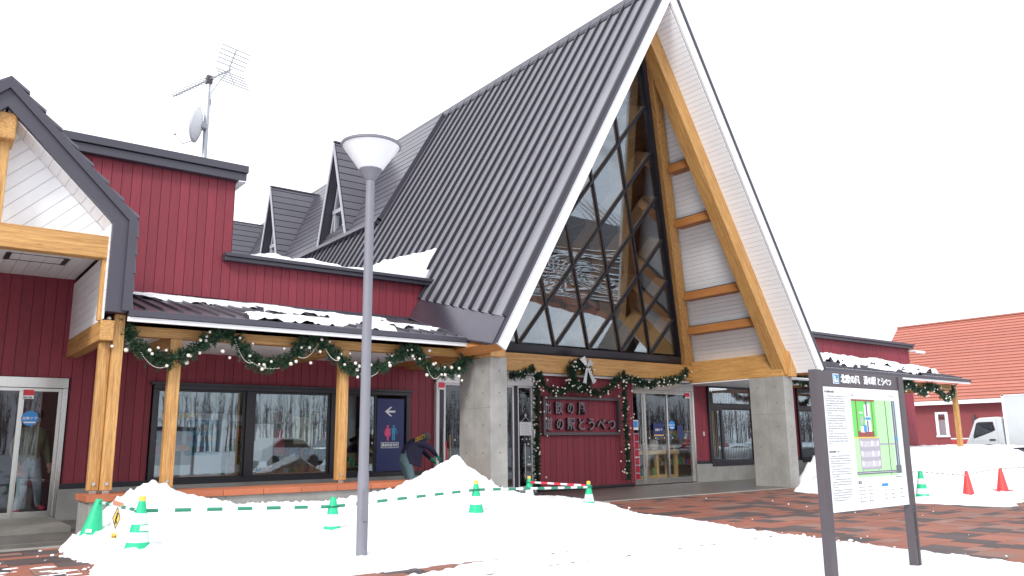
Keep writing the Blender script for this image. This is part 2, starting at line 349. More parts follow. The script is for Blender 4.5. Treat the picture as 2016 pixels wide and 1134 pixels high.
# --- horizontally clad upper roof beyond Y = 21.1
strips('clad_course', rect(21.05, 45.8, 7.86/.8660254, 11.80/.8660254), (0, 1), .285, .034, Vector(OL)+Vector(HALLV['Nn'])*.04, **HALLV, thick=.09, m=ROOFC, parent=roof, jitter=.004)
strips('clad_backing', rect(21.07, 45.8, 7.80/.8660254, 11.82/.8660254), (0, 1), 9, 0, Vector(OL)+Vector(HALLV['Nn'])*.035, **HALLV, thick=.045, m=FRAME, parent=roof)  # near-black sheet, shade of the gaps between courses put into its colour
strips('clad_edge', rect(21.0, 21.05, 7.8/.8660254, 11.82/.8660254), (0, 1), 9, 0, Vector(OL)+Vector(HALLV['Nn'])*.03, **HALLV, thick=.14, m=ROOF2, parent=roof)
strips('clad_foot', rect(21.0, 45.8, 7.70/.8660254, 7.86/.8660254), (0, 1), 9, 0, Vector(OL)+Vector(HALLV['Nn'])*.03, **HALLV, thick=.16, m=FLASH, parent=roof)
# --- dormers
mat_trim = mat('pale_grey_trim', (.34, .34, .38), .45)
for yr in (24.4, 30.4, 36.4):
    hw = 1.17; zr = 11.42; zb = 7.88; xf = 10.93; ln = math.hypot(hw, zr-zb)
    core = MB()
    core.prism([(11.35, yr-hw*.93, zb+.1), (11.35, yr+hw*.93, zb+.1), (11.35, yr, zr-.2)], (1.6, 0, 0))
    dm = core.build('dormer', REDBACK, S)
    for sg in (-1, 1):
        U = Vector((1, 0, 0)); W = Vector((0, sg*hw/ln, -(zr-zb)/ln)); Nn = Vector((0, sg*(zr-zb)/ln, hw/ln))
        base = Vector((0, yr, zr))
        strips('dormer_side', [(xf, 0), (13.12, 0), (11.08, ln-.05), (xf, ln)], (0, 1), 9, 0, base-Nn*.05, U, W, Nn, .055, FRAME, dm)  # black underlay, colours in the shade between the shingle courses
        strips('shingle_course', [(xf, .02), (13.12, .02), (11.08, ln-.03), (xf, ln)], (0, 1), .285, .030, base, U, W, Nn, .034, ROOFC, dm, jitter=.004, start=.12)
        strips('valley_strip', [(12.80, 0), (13.20, 0), (11.16, ln), (10.98, ln)], (0, 1), 9, 0, base+Nn*.012, U, W, Nn, .035, ROOF2, dm)
        # bargeboard along the rake
        MB().prism([(xf-.02, yr, zr+.02), (xf-.02, yr+sg*hw, zb), (xf-.02, yr+sg*(hw-.11), zb), (xf-.02, yr, zr-.33)], (-.035, 0, 0)).build('barge_board', mat_trim, dm)
        MB().prism([(xf+.02, yr+sg*(hw-.10), zb+.05), (xf+.02, yr, zr-.36), (xf+.02, yr, zr-.42), (xf+.02, yr+sg*(hw-.14), zb+.05)], (.34, 0, 0)).build('reveal', ROOF2, dm)
    MB().box(xf-.05, 13.1, yr-.05, yr+.05, zr+.02, zr+.07).build('dormer_ridge', ROOF2, dm)
    wn = MB(); g = .30
    wn.prism([(11.20, yr-hw+g, zb+.16), (11.20, yr-hw+g+.11, zb+.16), (11.20, yr, zr-.80), (11.20, yr, zr-.5)], (.06, 0, 0))
    wn.prism([(11.20, yr+hw-g, zb+.16), (11.20, yr+hw-g-.11, zb+.16), (11.20, yr, zr-.80), (11.20, yr, zr-.5)], (.06, 0, 0))
    for z0, z1, hh in ((zb+.08, zb+.2, .95), (zb+1.12, zb+1.26, .55)): wn.box(11.17, 11.28, yr-hh, yr+hh, z0, z1)
    for dy in (-.42, .42): wn.box(11.19, 11.27, yr+dy-.05, yr+dy+.05, zb+.16, zb+1.2)
    wf = wn.build('dormer_window', mat_trim, dm)
    MB().prism([(11.26, yr-hw+.35, zb+.15), (11.26, yr+hw-.35, zb+.15), (11.26, yr, zr-.6)], (.02, 0, 0)).build('pane', mat('pale_dormer_glass', (.55, .62, .68), .12, spec=1.) if 'pale_dormer_glass' not in bpy.data.materials else bpy.data.materials['pale_dormer_glass'], wf) if False else None
    MB().prism([(11.26, yr-hw+.35, zb+.15), (11.26, yr+hw-.35, zb+.15), (11.26, yr, zr-.6)], (.02, 0, 0)).build('window_pane', GLASSR, dm)
    MB().box(10.98, 11.36, yr-hw+.05, yr+hw-.05, zb-.05, zb+.08).build('window_sill', ROOF2, dm)
# --- soffit boards (right slope underside, seen from below) and left
SV = dict(U=(0, 1, 0), Vv=(-.5, 0, .8660254), Nn=(-.8660254, 0, -.5))
xs0 = 19.955
GZ = lambda z: 15.2-.395*(z-3.3)
strips('soffit_board', [(YF+.07, 2.86/.8660254), (GZ(2.86), 2.86/.8660254), (GZ(11.3), 11.3/.8660254), (YF+.07, 11.3/.8660254)], (0, 1), .118, .006, (xs0, 0, 0), **SV, thick=.02, m=SOFF, parent=roof, jitter=.001)
strips('soffit_lining', rect(YF+.07, 15.5, 2.86/.8660254, 11.3/.8660254), (0, 1), .118, .006, (mir(xs0), 0, 0), U=(0, 1, 0), Vv=(.5, 0, .8660254), Nn=(.8660254, 0, -.5), thick=.02, m=SOFF, parent=roof, join=True)
# inner ceiling planes of the hall
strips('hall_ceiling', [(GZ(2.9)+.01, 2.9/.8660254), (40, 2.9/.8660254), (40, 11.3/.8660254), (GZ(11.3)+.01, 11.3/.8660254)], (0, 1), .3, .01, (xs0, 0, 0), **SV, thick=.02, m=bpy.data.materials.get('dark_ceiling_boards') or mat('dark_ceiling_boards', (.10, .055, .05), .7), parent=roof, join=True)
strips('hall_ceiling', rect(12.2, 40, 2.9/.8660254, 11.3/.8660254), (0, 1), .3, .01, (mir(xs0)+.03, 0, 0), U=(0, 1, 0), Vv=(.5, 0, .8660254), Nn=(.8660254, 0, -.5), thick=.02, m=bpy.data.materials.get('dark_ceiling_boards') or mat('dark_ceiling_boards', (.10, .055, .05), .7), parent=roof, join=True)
for k, y in enumerate((18.5, 22, 25.5, 29)):
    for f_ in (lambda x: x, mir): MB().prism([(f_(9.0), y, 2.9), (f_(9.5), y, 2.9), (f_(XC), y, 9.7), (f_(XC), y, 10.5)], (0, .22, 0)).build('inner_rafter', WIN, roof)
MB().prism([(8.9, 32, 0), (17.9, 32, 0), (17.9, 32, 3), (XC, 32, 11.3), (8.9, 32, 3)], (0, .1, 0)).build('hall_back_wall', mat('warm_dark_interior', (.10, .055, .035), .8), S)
B('hall_floor', 2.4, 24.3, 15.46, 32, -.02, .03, mat('shop_floor', (.16, .14, .12), .4), S)
# --- gable glass leaning forward
def G(x, z, n=0.): return Vector((x, 15.2-.395*(z-3.3), z))+Vector((0, -.93, -.367))*n
zb0 = 3.5; st = 1.146; xr0 = 17.39; dx = .573; dz = .98
gw = MB(); 
gw.prism([G(9.30, 3.29), G(17.50, 3.29), G(17.39, 3.50), G(9.39, 3.50)], (0, -.12, 0))
frame = gw.build('gable_window', FRAME, S)
for f_ in (lambda x: x, mir):
    MB().prism([G(f_(17.39), 3.5), G(f_(17.51), 3.5), G(f_(XC), 10.62), G(f_(XC), 10.36)], (0, -.12, 0)).build('window_frame', FRAME, frame)
nodes = [xr0-st*k for k in range(8)]
def X(a_, b_): return ((a_+b_)/2, zb0+(a_-b_)/2/dx*dz)       # A from bottom a (leans left), B from bottom b (leans right)
for k in range(1, 7):
    for (p, q, nm) in ((X(nodes[k], nodes[k]), X(nodes[k], nodes[7]), 'mullion'), (X(nodes[k], nodes[k]), X(nodes[0], nodes[k]), 'mullion')):
        a_, b_ = G(*p), G(*q)
        m_ = MB().beam(a_+Vector((0, -.03, 0)), b_+Vector((0, -.03, 0)), .050, .06, up=(0, -.93, -.367)).build('mullion', FRAME, frame)
        MB().beam(a_+Vector((0, .24, .09)), b_+Vector((0, .24, .09)), .075, .42, up=(0, -.93, -.367)).build('timber_fin', FIN, m_)
for i in range(7):
    for j in range(i, 7):
        a1, a2 = nodes[i], nodes[i+1]; b1, b2 = nodes[j], nodes[j+1]
        pts = [X(a1, b1), X(a1, b2), X(a2, b2), X(a2, b1)] if i != j else [X(a1, b1), X(a1, b2), X(a2, b2)]
        t0, t1 = random.uniform(-.004, .004), random.uniform(-.004, .004); cx_ = sum(p[0] for p in pts)/len(pts); cz_ = sum(p[1] for p in pts)/len(pts)
        MB().prism([G(x, z, (x-cx_)*t0+(z-cz_)*t1) for x, z in pts], (0, .008, .003)).build('window_pane', GLASSG, frame)
# --- rafters, struts, beams
for f_ in (lambda x: x, mir):
    sg = 1 if f_(1) == 1 else -1
    MB().prism([G(f_(19.42-K*3.28+.02), 3.28), G(f_(19.79-K*3.28+.02), 3.28), G(f_(XC), 11.05), G(f_(XC), 10.60)], (0, -.25, 0)).build('inner_rafter', WRK[sg], S, bevel=.008)
    MB().prism([(f_(19.50-K*2.80), 11.97, 2.80), (f_(19.94-K*2.98), 11.97, 2.98), (f_(XC), 11.97, 11.33), (f_(XC), 11.97, 10.58)], (0, .36, 0)).build('front_rafter', WRK[sg], S, bevel=.01)
    for sx, sz in ((15.75, 6.70), (16.76, 4.95), (17.27, 4.08), (15.03, 7.93), (13.95, 9.75)):
        y1 = 15.2-.395*(sz-3.3)-.3
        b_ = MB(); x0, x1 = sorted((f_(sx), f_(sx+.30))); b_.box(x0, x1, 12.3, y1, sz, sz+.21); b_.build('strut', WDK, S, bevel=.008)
        b_ = MB(); b_.box(x0+.01, x1-.01, 12.06, y1-.01, sz+.213, sz+.235); b_.build('strut_flashing', ROOF2, S)
    x0, x1 = sorted((f_(17.80), f_(18.16)))
    B('side_beam', x0, x1, 12.02, 15.25, 2.77, 3.37, WY, S, bevel=.01)
    x0, x1 = sorted((f_(17.93), f_(18.24)))
    B('beam_end_block', x0, x1, 11.90, 12.3, 2.76, 3.42, WZ, S, bevel=.01)
B('header_beam', 9.0, 17.79, 14.95, 15.27, 2.84, 3.275, WX, S, bevel=.008)
B('header_trim', 9.0, 17.79, 15.06, 15.3, 2.785, 2.838, WHITE, S)
B('porch_lining', 17.8, 21.0, 12.1, 15.32, 2.745, 2.765, SOFF, S)
# --- concrete columns
for f_ in (lambda x: x, mir):
    rr = MB(); v = [(f_(17.79), 12.0, 2.765), (f_(18.17), 12.0, 2.765), (f_(18.17), 13.05, 2.765), (f_(17.79), 13.05, 2.765)]
    vb = [(f_(17.79), 12.0, -.1), (f_(18.17), 12.0, -.1), (f_(18.17), 13.05, -.1), (f_(17.79), 13.05, -.1)]
    if f_(1) != 1: v = v[::-1]; vb = vb[::-1]
    rr.add(vb+v, [(3, 2, 1, 0), (4, 5, 6, 7), (0, 1, 5, 4), (1, 2, 6, 5), (2, 3, 7, 6), (3, 0, 4, 7)])
    col = rr.build('concrete_column', CONC, S, bevel=.012)
    th = MB(); BH = BLK
    for zz in (.4, 1.0, 1.5, 2.1, 2.5):
        t = 0.
        for yy in (12.25, 12.8):
            xx = (17.79-.17*t) if f_(1) == 1 else mir(18.17+.07*t)
            th.tube([(xx-.004, yy, zz), (xx+.02, yy, zz)], .014, 8)
        yy = 12.0-.12*t; th.tube([(f_(17.97), yy-.004, zz), (f_(17.97), yy+.02, zz)], .013, 8)
    tag(th.build('tie_hole', mat('tie_hole_shadow', (.10, .10, .095), .9) if 'tie_hole_shadow' not in bpy.data.materials else bpy.data.materials['tie_hole_shadow'], col), kind='stuff')
    sm = MB()
    xx0 = 17.79-.06 if f_(1) == 1 else mir(18.17)-.035
    z = 1.82; t = 0.; xa = (17.79-.17*t) if f_(1) == 1 else mir(18.17+.07*t)
    sm.box(xa-.0025, xa+.02, 12.01, 13.04, z, z+.008)
    for zz in [0+.3*i for i in range(9)]:
        t = 0.; xa = (17.79-.17*t) if f_(1) == 1 else mir(18.17+.07*t)
        sm.box(xa-.0025, xa+.02, 12.52, 12.527, zz, zz+.3)
    sm.build('form_joint', mat('form_joint', (.20, .195, .185), .9) if 'form_joint' not in bpy.data.materials else bpy.data.materials['form_joint'], col)
# --- walls: backing masses then boards
wl = MB(); Y0, Y1 = 15.305, 15.45
for x0, x1, z0, z1 in ((-6, -.75, 0, 6.4), (-.75, 2.17, 2.33, 6.4), (2.17, 3.5, 0, 6.4), (3.5, 4.77, 2.3, 6.4), (4.77, 8.75, 2.3, 4.68), (3.5, 9.42, 0, .42), (8.75, 9.42, .42, 4.68), (9.42, 12.28, 2.78, 3.3),
                       (12.28, 15.55, 0, 3.3), (15.55, 18.12, 2.78, 3.3), (18.12, 18.75, .5, 3.3), (18.12, 31.1, 0, .42), (18.75, 31.1, 2.82, 4.57), (21.05, 23.25, .42, 2.82), (24.9, 31.1, .42, 2.82)):
    wl.box(x0, x1, Y0, Y1, z0, z1)
wl.box(30.95, 31.1, 15.45, 24, 0, 4.57); wl.box(4.62, 4.77, 15.45, 23, 4.3, 6.4); wl.box(-6, 4.6, 23, 23.1, 0, 6.4)
wl.box(9.6, 17.2, 15.31, 15.45, 3.0, 3.4)
wl.box(2.3, 2.4, 15.45, 24, 0, 4.4); wl.box(2.3, 31, 24, 24.1, 0, 3.0); wl.box(9.1, 9.2, 19.5, 24, 0, 3.4); wl.box(24.3, 24.4, 15.45, 24, 0, 3)
wall = wl.build('wall', REDBACK, S)
siding(rect(-1.6, 4.77, 3.95, 6.33), 15.3, wall)
siding([(4.77, 3.93), (8.98, 3.93), (9.42, 4.70), (4.77, 4.70)], 15.3, wall)
siding(rect(-1.6, 2.2, 2.34, 4.05), 15.3, wall); siding(rect(2.2, 3.50, .60, 3.95), 15.3, wall)
siding(rect(3.5, 8.76, 2.31, 2.95), 15.3, wall); siding(rect(8.76, 9.40, .60, 2.95), 15.3, wall)
siding(rect(12.30, 15.52, .09, 2.785), 15.2, wall, .185, start=12.30)
siding(rect(18.14, 18.76, .58, 2.785), 15.3, wall); siding(rect(20.99, 23.27, .58, 2.80), 15.3, wall)
siding(rect(24.9, 31.1, .55, 2.95), 15.3, wall); siding([(mir(8.98), 3.93), (31.1, 3.93), (31.1, 4.58), (mir(9.36), 4.58)], 15.3, wall)
B('sign_wall_core', 12.29, 15.53, 15.21, 15.32, .0, 2.785, REDBACK, wall); B('wall_edge_trim', 15.525, 15.56, 15.17, 15.32, 0, 2.785, RED, wall)
for x0, x1 in ((2.15, 3.55), (3.55, 8.75), (8.75, 9.42), (18.12, 18.78), (20.95, 31.1)): B('base_flashing', x0, x1, 15.25, 15.31, .515 if x0 != 3.55 else .40, .60 if x0 != 3.55 else .43, FRAME, wall)
B('base_flashing', 12.28, 15.54, 15.16, 15.22, .03, .09, FRAME, wall)
for x0, x1 in ((2.15, 4.0), (4.0, 6.1), (6.1, 8.2), (8.2, 9.42), (18.10, 20.9), (20.9, 23.4), (23.4, 31.1)): B('plinth', x0+.003, x1-.003, 15.20, 15.32, 0, .51 if x0 < 9 or x0 > 1 else .5, CONC, wall)
# copings
def coping(x0, x1, z0, z1, yb, parent, ends=True):
    cp = MB(); cp.box(x0, x1, 15.12, yb, z0, z0+(z1-z0)*.5); cp.box(x0, x1+.02, 15.07, yb, z0+(z1-z0)*.53, z1); o = cp.build('coping', ROOF2, parent, bevel=.006); return o
coping(-6, 4.93, 6.31, 6.62, 23.2, wall); coping(4.60, 9.38, 4.685, 4.83, 15.55, wall); coping(18.0, 31.18, 4.575, 4.76, 15.6, wall)
MB().prism([(4.775, 15.10, 6.30), (4.775, 23, 6.30), (4.93, 23, 6.31), (4.93, 15.10, 6.31), ], (0, 0, -.02)).build('eave_board', WHITE, wall)
MB().box(4.6, 9.6, 15.4, 16.2, 4.45, 4.5).box(4.6, 9.6, 20.2, 23, 4.45, 4.5).build('flat_roof', ROOF2, S); MB().box(17.4, 31, 15.4, 16.0, 4.3, 4.4).box(17.4, 31, 20.5, 24, 4.3, 4.4).box(25, 31, 16, 20.5, 4.3, 4.4).build('flat_roof', ROOF2, S); MB().box(-6, 4.65, 15.4, 15.6, 6.3, 6.38).box(-6, 4.65, 22.5, 23, 6.3, 6.38).build('flat_roof', ROOF2, S)  # unseen roof openings added to let daylight into the rooms below
MB().box(2.4, 9.1, 15.46, 15.9, 2.9, 2.95).box(2.4, 9.1, 19.6, 24, 2.9, 2.95).box(2.4, 3.2, 15.9, 19.6, 2.9, 2.95).build('ceiling', SOFF, S); MB().box(17.6, 24.3, 15.46, 15.9, 2.95, 3.0).box(17.6, 24.3, 19.5, 24, 2.95, 3.0).build('ceiling', SOFF, S)  # ceilings left open under the added roof openings, to brighten the interiors
# --- canopies
def canopy(x0, x1, posts, bolts=True):
    cn = MB(); cn.prism([(x0, 12.32, 3.02), (x0, 12.32, 3.10), (x0, 15.31, 3.86), (x0, 15.31, 3.76)], (x1-x0, 0, 0)); cno = cn.build('canopy', ROOF2, S)
    B('eave_fascia', x0, x1, 12.27, 12.32, 2.955, 3.022, WHITE, cno, bevel=.004)
    B('gutter', x0, x1+.02, 12.23, 12.33, 3.027, 3.112, ROOF2, cno, bevel=.006)
    pt = .26; n = int((x1-x0)/pt); W = Vector((0, 3.05, .76)).normalized(); U = Vector((1, 0, 0)); Nn = U.cross(W)
    for k in range(n+1):
        xa = x0+k*pt; xb = min(xa+pt-.004, x1)
        if xb-xa < .05: continue
        q = MB(); o0 = Vector((xa, 12.30, 3.104)); ln = 3.08
        q.prism([o0, o0+U*(xb-xa), o0+U*(xb-xa)+W*ln, o0+W*ln], Nn*.02)
        o0 = o0+W*.16; q.prism([o0+Nn*.015, o0+U*.03+Nn*.015, o0+U*.026+Nn*.058, o0+U*.004+Nn*.058], W*(ln-.16)); q.build('canopy_panel', ROOFC, cno)
    B('wall_flashing', x0, x1+.0, 15.22, 15.30, 3.865, 3.925, ROOF2, cno)
    strips('ceiling_board', rect(x0, x1, 12.885, 15.29), (1, 0), .16, .006, (0, 0, 2.895), (1, 0, 0), (0, 1, 0), (0, 0, -1), .02, SOFF, cno, jitter=.001)
    B('canopy_beam', x0+.05, x1-.1, 12.70, 12.88, 2.80, 2.952, WX, cno, bevel=.006)
    for px in posts:
        B('joist', px+.03, px+.17, 12.885, 15.29, 2.755, 2.872, WY, cno)
        p_ = B('post', px, px+.17, 12.70, 12.84, .59, 2.797, WZ, cno, bevel=.01)
        MB().box(px+.04, px+.13, 12.73, 12.81, .548, .592).build('post_base', STEEL, p_); MB().tube([(px+.085, 12.692, .68), (px+.085, 12.71, .68)], .022, 10).build('bolt', STEEL, p_)
    return cno
cl = canopy(2.42, 8.70, (3.13, 5.92))
cr_ = canopy(18.42, 29.0, (28.78, 24.9, 22.0))
for px in (28.78, 26.1, 23.4): pass
# --- entrance porch gable on the left
xg = .70
pg = MB()
def gpoly(off, xe, zk, zbm):      # outline of right+left rake at a perpendicular offset inward
    return None
rise = [(2.40, 3.08), (2.40, 4.46), (xg, 6.16), (xg-1.70, 4.46), (xg-1.70, 3.08)]
inn = [(2.13, 3.08), (2.13, 4.38), (xg, 5.80), (xg-1.43, 4.38), (xg-1.43, 3.08)]
def ring(y0, y1, o_, i_, m, name, parent):
    q = MB()
    for k in range(4): q.prism([(o_[k][0], y0, o_[k][1]), (o_[k+1][0], y0, o_[k+1][1]), (i_[k+1][0], y0, i_[k+1][1]), (i_[k][0], y0, i_[k][1])], (0, y1-y0, 0))
    return q.build(name, m, parent)
gab = ring(12.30, 12.40, rise, inn, ROOF2, 'porch_gable', S)
ou2 = [(2.44, 3.10), (2.44, 4.48), (xg, 6.22), (xg-1.74, 4.48), (xg-1.74, 3.10)]; in2 = [(2.33, 3.10), (2.33, 4.43), (xg, 6.06), (xg-1.63, 4.43), (xg-1.63, 3.10)]
ring(12.25, 12.30, ou2, in2, ROOF2, 'verge_trim', gab)
ring(12.40, 15.3, rise, [(2.16, 3.08), (2.16, 4.39), (xg, 5.85), (xg-1.46, 4.39), (xg-1.46, 3.08)], REDBACK, 'porch_roof', gab)
# stepped roof courses on the right slope and side
for k in range(8):
    t = k/8; x_ = xg+(2.44-xg)*t; z_ = 6.24-(6.24-4.48)*t; x2 = xg+(2.44-xg)*(t+.125)+.02; z2 = 6.24-(6.24-4.48)*(t+.125)
    MB().prism([(x_, 12.27, z_), (x2, 12.27, z2+.045), (x2, 12.27, z2), (x_, 12.27, z_-.03)], (0, 3.03, 0)).build('roof_course', ROOFC, gab)
    if k < 2: MB().prism([(2*xg-x_, 12.27, z_), (2*xg-x2, 12.27, z2+.045), (2*xg-x2, 12.27, z2), (2*xg-x_, 12.27, z_-.03)], (0, 3.03, 0)).build('roof_course', ROOFC, gab)
for k in range(5): MB().prism([(2.41, 12.27, 4.46-.27*k), (2.455, 12.27, 4.46-.27*k), (2.475, 12.27, 4.20-.27*k), (2.41, 12.27, 4.20-.27*k)], (0, 3.03, 0)).build('side_course', ROOFC, gab)
# soffit strips in front of the gable panel, boards run front to back
for sg in (1, -1):
    O = (2.13 if sg > 0 else 2*xg-2.13, 0, 4.38); W = Vector((-sg, 0, 1)).normalized()
    strips('soffit_board', rect(12.40, 12.86, 0, 1.99), (0, 1), .165, .006, O, (0, 1, 0), W, Vector((-sg, 0, -1)).normalized(), .015, SOFF, gab)
    x_ = 2.13 if sg > 0 else 2*xg-2.13
    strips('lining_board', rect(12.40, 15.29, 2.98, 3.96), (0, 1), .14, .006, (x_, 0, 0), (0, 1, 0), (0, 0, 1), (-sg, 0, 0), .015, SOFF, gab)
    strips('lining_board', rect(12.40, 12.86, 3.96, 4.39), (0, 1), .14, .006, (x_, 0, 0), (0, 1, 0), (0, 0, 1), (-sg, 0, 0), .015, SOFF, gab)
    strips('gable_board', [(xg, 4.2), (xg+sg*1.42, 4.2), (xg+sg*1.42, 4.36), (xg, 5.79)], (1, -sg) if sg > 0 else (-1, -1), .165, .006, (0, 12.87, 0), (1, 0, 0), (0, 0, 1), (0, -1, 0), .015, SOFF, gab)
B('gable_backing', xg-1.45, xg+1.45, 12.885, 12.93, 4.03, 4.38, SOFF, gab)
MB().prism([(xg-1.45, 12.885, 4.38), (xg+1.45, 12.885, 4.38), (xg, 12.885, 5.83)], (0, .05, 0)).build('gable_backing', SOFF, gab)
strips('ceiling_board', rect(-1.2, 2.12, 12.5, 15.29), (1, 0), .165, .007, (0, 0, 4.05), (1, 0, 0), (0, 1, 0), (0, 0, -1), .02, SOFF, gab, start=0)
B('tie_beam', xg-1.42, xg+1.42, 12.46, 12.66, 3.87, 4.20, WX, gab, bevel=.01)
B('king_post', xg-.085, xg+.085, 12.50, 12.64, 4.2, 5.42, WZ, gab, bevel=.008)
B('ridge_beam', xg-.13, xg+.13, 12.36, 12.87, 5.36, 5.74, WY, gab, bevel=.02)
for sg in (1, -1):
    x_ = lambda v: v if sg > 0 else 2*xg-v
    q = lambda a_, b_: sorted((x_(a_), x_(b_)))
    B('gable_trim', *q(2.06, 2.125), 12.50, 12.58, 2.97, 3.868, WZ, gab)
    B('side_plate', *q(2.10, 2.28), 12.42, 15.28, 2.68, 2.97, WY, gab, bevel=.008)
    for px, py in ((2.14, 12.60), (2.292, 12.52)):
        p_ = B('porch_post', *q(px, px+.148), py, py+.13, .59, 2.675 if px < 2.2 else 3.08, WZ, gab, bevel=.01)
        x0, x1 = q(px+.03, px+.12)
        MB().box(x0, x1, py+.03, py+.10, .548, .592).build('post_base', STEEL, p_); MB().tube([((x0+x1)/2, py-.012, .68), ((x0+x1)/2, py+.01, .68)], .024, 10).build('bolt', STEEL, p_)
# ceiling access hatch
h_ = MB()
for x0, x1, y0, y1 in ((1.0, 1.75, 13.55, 13.565), (1.0, 1.75, 14.05, 14.065)): h_.box(x0, x1, y0, y1, 4.022, 4.03)
for x0 in (.96, 1.72): h_.box(x0, x0+.07, 13.55, 14.065, 4.018, 4.03)
h_.build('ceiling_hatch', BLK, gab)

# ============================================================ doors and windows
def sash(name, x0, x1, z0, z1, y, fw, m, g, parent, dep=.07, fb=None):
    fb = fb or fw; q = MB(); q.box(x0, x1, y, y+dep, z1-fw, z1); q.box(x0, x1, y, y+dep, z0, z0+fb); q.box(x0, x0+fw, y, y+dep, z0+fb, z1-fw); q.box(x1-fw, x1, y, y+dep, z0+fb, z1-fw)
    o = q.build(name, m, parent, bevel=.003)
    if g:
        t = random.uniform(-.003, .003)
        MB().prism([(x0+fw, y+dep*.5, z0+fb), (x1-fw, y+dep*.5+t, z0+fb), (x1-fw, y+dep*.5+t, z1-fw), (x0+fw, y+dep*.5, z1-fw)], (0, .01, 0)).build('pane', g, o)
    return o
# shop window, left
sw = MB(); sw.box(3.52, 8.76, 15.20, 15.40, 2.20, 2.29); sw.box(3.52, 8.76, 15.22, 15.40, .42, .60); sw.box(3.52, 3.60, 15.22, 15.40, .6, 2.2); sw.box(8.68, 8.76, 15.22, 15.40, .6, 2.2)
for x0, x1 in ((5.20, 5.36), (6.93, 7.06)): sw.box(x0, x1, 15.22, 15.40, .6, 2.2)
shop = sw.build('shop_window', FRAME, S, bevel=.004)
B('window_hood', 3.46, 8.80, 15.14, 15.24, 2.275, 2.315, FRAME, shop)
for x0, x1 in ((3.60, 5.20), (5.36, 6.93), (7.06, 7.98)): sash('window_sash', x0, x1, .60, 2.20, 15.27, .035, FRAME, GLASS, shop)
# left automatic door
dl = MB(); dl.box(-.75, 2.17, 15.22, 15.36, 2.16, 2.33); dl.box(2.10, 2.17, 15.22, 15.36, .0, 2.16); dl.box(-.75, -.68, 15.22, 15.36, 0, 2.16)
d0 = dl.build('entrance_door', STEEL, S, bevel=.004)
for x0, x1, yy in ((1.50, 2.10, 15.28), (.60, 1.53, 15.24), (-.1, .60, 15.24), (-.68, -.12, 15.28)): sash('door_leaf', x0, x1, .035, 2.155, yy, .055, STEEL, GLASSD, d0, dep=.05, fb=.14)
# middle automatic door behind the left column
dm_ = MB(); dm_.box(9.42, 12.27, 15.22, 15.38, 2.52, 2.62); dm_.box(9.42, 9.50, 15.20, 15.38, 0, 2.78); dm_.box(12.20, 12.27, 15.22, 15.38, 0, 2.78); dm_.box(9.5, 12.2, 15.26, 15.38, 2.62, 2.78)
d1 = dm_.build('entrance_door', WHITE, S, bevel=.004)
for x0, x1, yy in ((9.66, 10.75, 15.27), (10.75, 11.64, 15.27), (11.74, 12.20, 15.27), ): sash('door_leaf', x0, x1, .035, 2.52, yy, .045, WHITE, GLASSD, d1, dep=.05, fb=.12)
B('door_post', 9.50, 9.66, 15.27, 15.33, .03, 2.52, FRAME, d1); B('door_post', 11.64, 11.74, 15.25, 15.33, .03, 2.62, FRAME, d1)
MB().tube([(11.92, 15.22, .35), (11.92, 15.22, 1.15)], .014, 8).build('door_handle', STEEL, d1, smooth=True)
MB().tube([(9.62, 15.22, .95), (9.62, 15.22, 1.5)], .014, 8).build('door_handle', STEEL, d1, smooth=True)
# right automatic door
dr = MB(); dr.box(15.57, 18.12, 15.22, 15.38, 2.56, 2.78); dr.box(18.05, 18.12, 15.22, 15.38, 0, 2.56); dr.box(15.57, 15.62, 15.22, 15.38, 0, 2.56); dr.box(15.57, 18.12, 15.30, 15.38, 2.50, 2.56)
d2 = dr.build('entrance_door', STEEL, S, bevel=.004)
for x0, x1, yy in ((15.62, 16.06, 15.27), (16.06, 17.0, 15.22), (16.96, 18.05, 15.28)): sash('door_leaf', x0, x1, .035, 2.50, yy, .05, STEEL, GLASSD, d2, dep=.045, fb=.14)
# right windows
def bigwin(x0, x1):
    q = MB(); q.box(x0, x1, 15.20, 15.38, 2.73, 2.81); q.box(x0, x1, 15.18, 15.38, .44, .56); q.box(x0, x0+.07, 15.22, 15.38, .56, 2.73); q.box(x1-.07, x1, 15.22, 15.38, .56, 2.73); q.box(x0+.07, x1-.07, 15.22, 15.38, 2.10, 2.22)
    o = q.build('window', FRAME, S, bevel=.004); sash('window_sash', x0+.07, x1-.07, 2.22, 2.73, 15.27, .03, FRAME, GLASS, o)
    sash('window_sash', x0+.07, x0+.62, .56, 2.10, 15.24, .075, FRAME, GLASS, o); sash('window_sash', x0+.62, x1-.07, .56, 2.10, 15.27, .04, FRAME, GLASS, o)
    return o
bigwin(18.77, 20.99)
q = MB(); q.box(23.25, 24.92, 15.20, 15.38, 2.73, 2.81); q.box(23.25, 24.92, 15.18, 15.38, .44, .56); q.box(23.25, 23.32, 15.22, 15.38, .56, 2.73); q.box(24.85, 24.92, 15.22, 15.38, .56, 2.73); q.box(23.32, 24.85, 15.22, 15.38, 2.10, 2.22)
o_ = q.build('window', FRAME, S, bevel=.004); sash('window_sash', 23.32, 24.85, 2.22, 2.73, 15.27, .03, FRAME, GLASS, o_); sash('window_sash', 23.32, 24.85, .56, 2.10, 15.27, .04, FRAME, GLASS, o_)
MB().box(18.50, 18.57, 15.26, 15.29, 1.30, 1.42).build('intercom', STEEL, S)
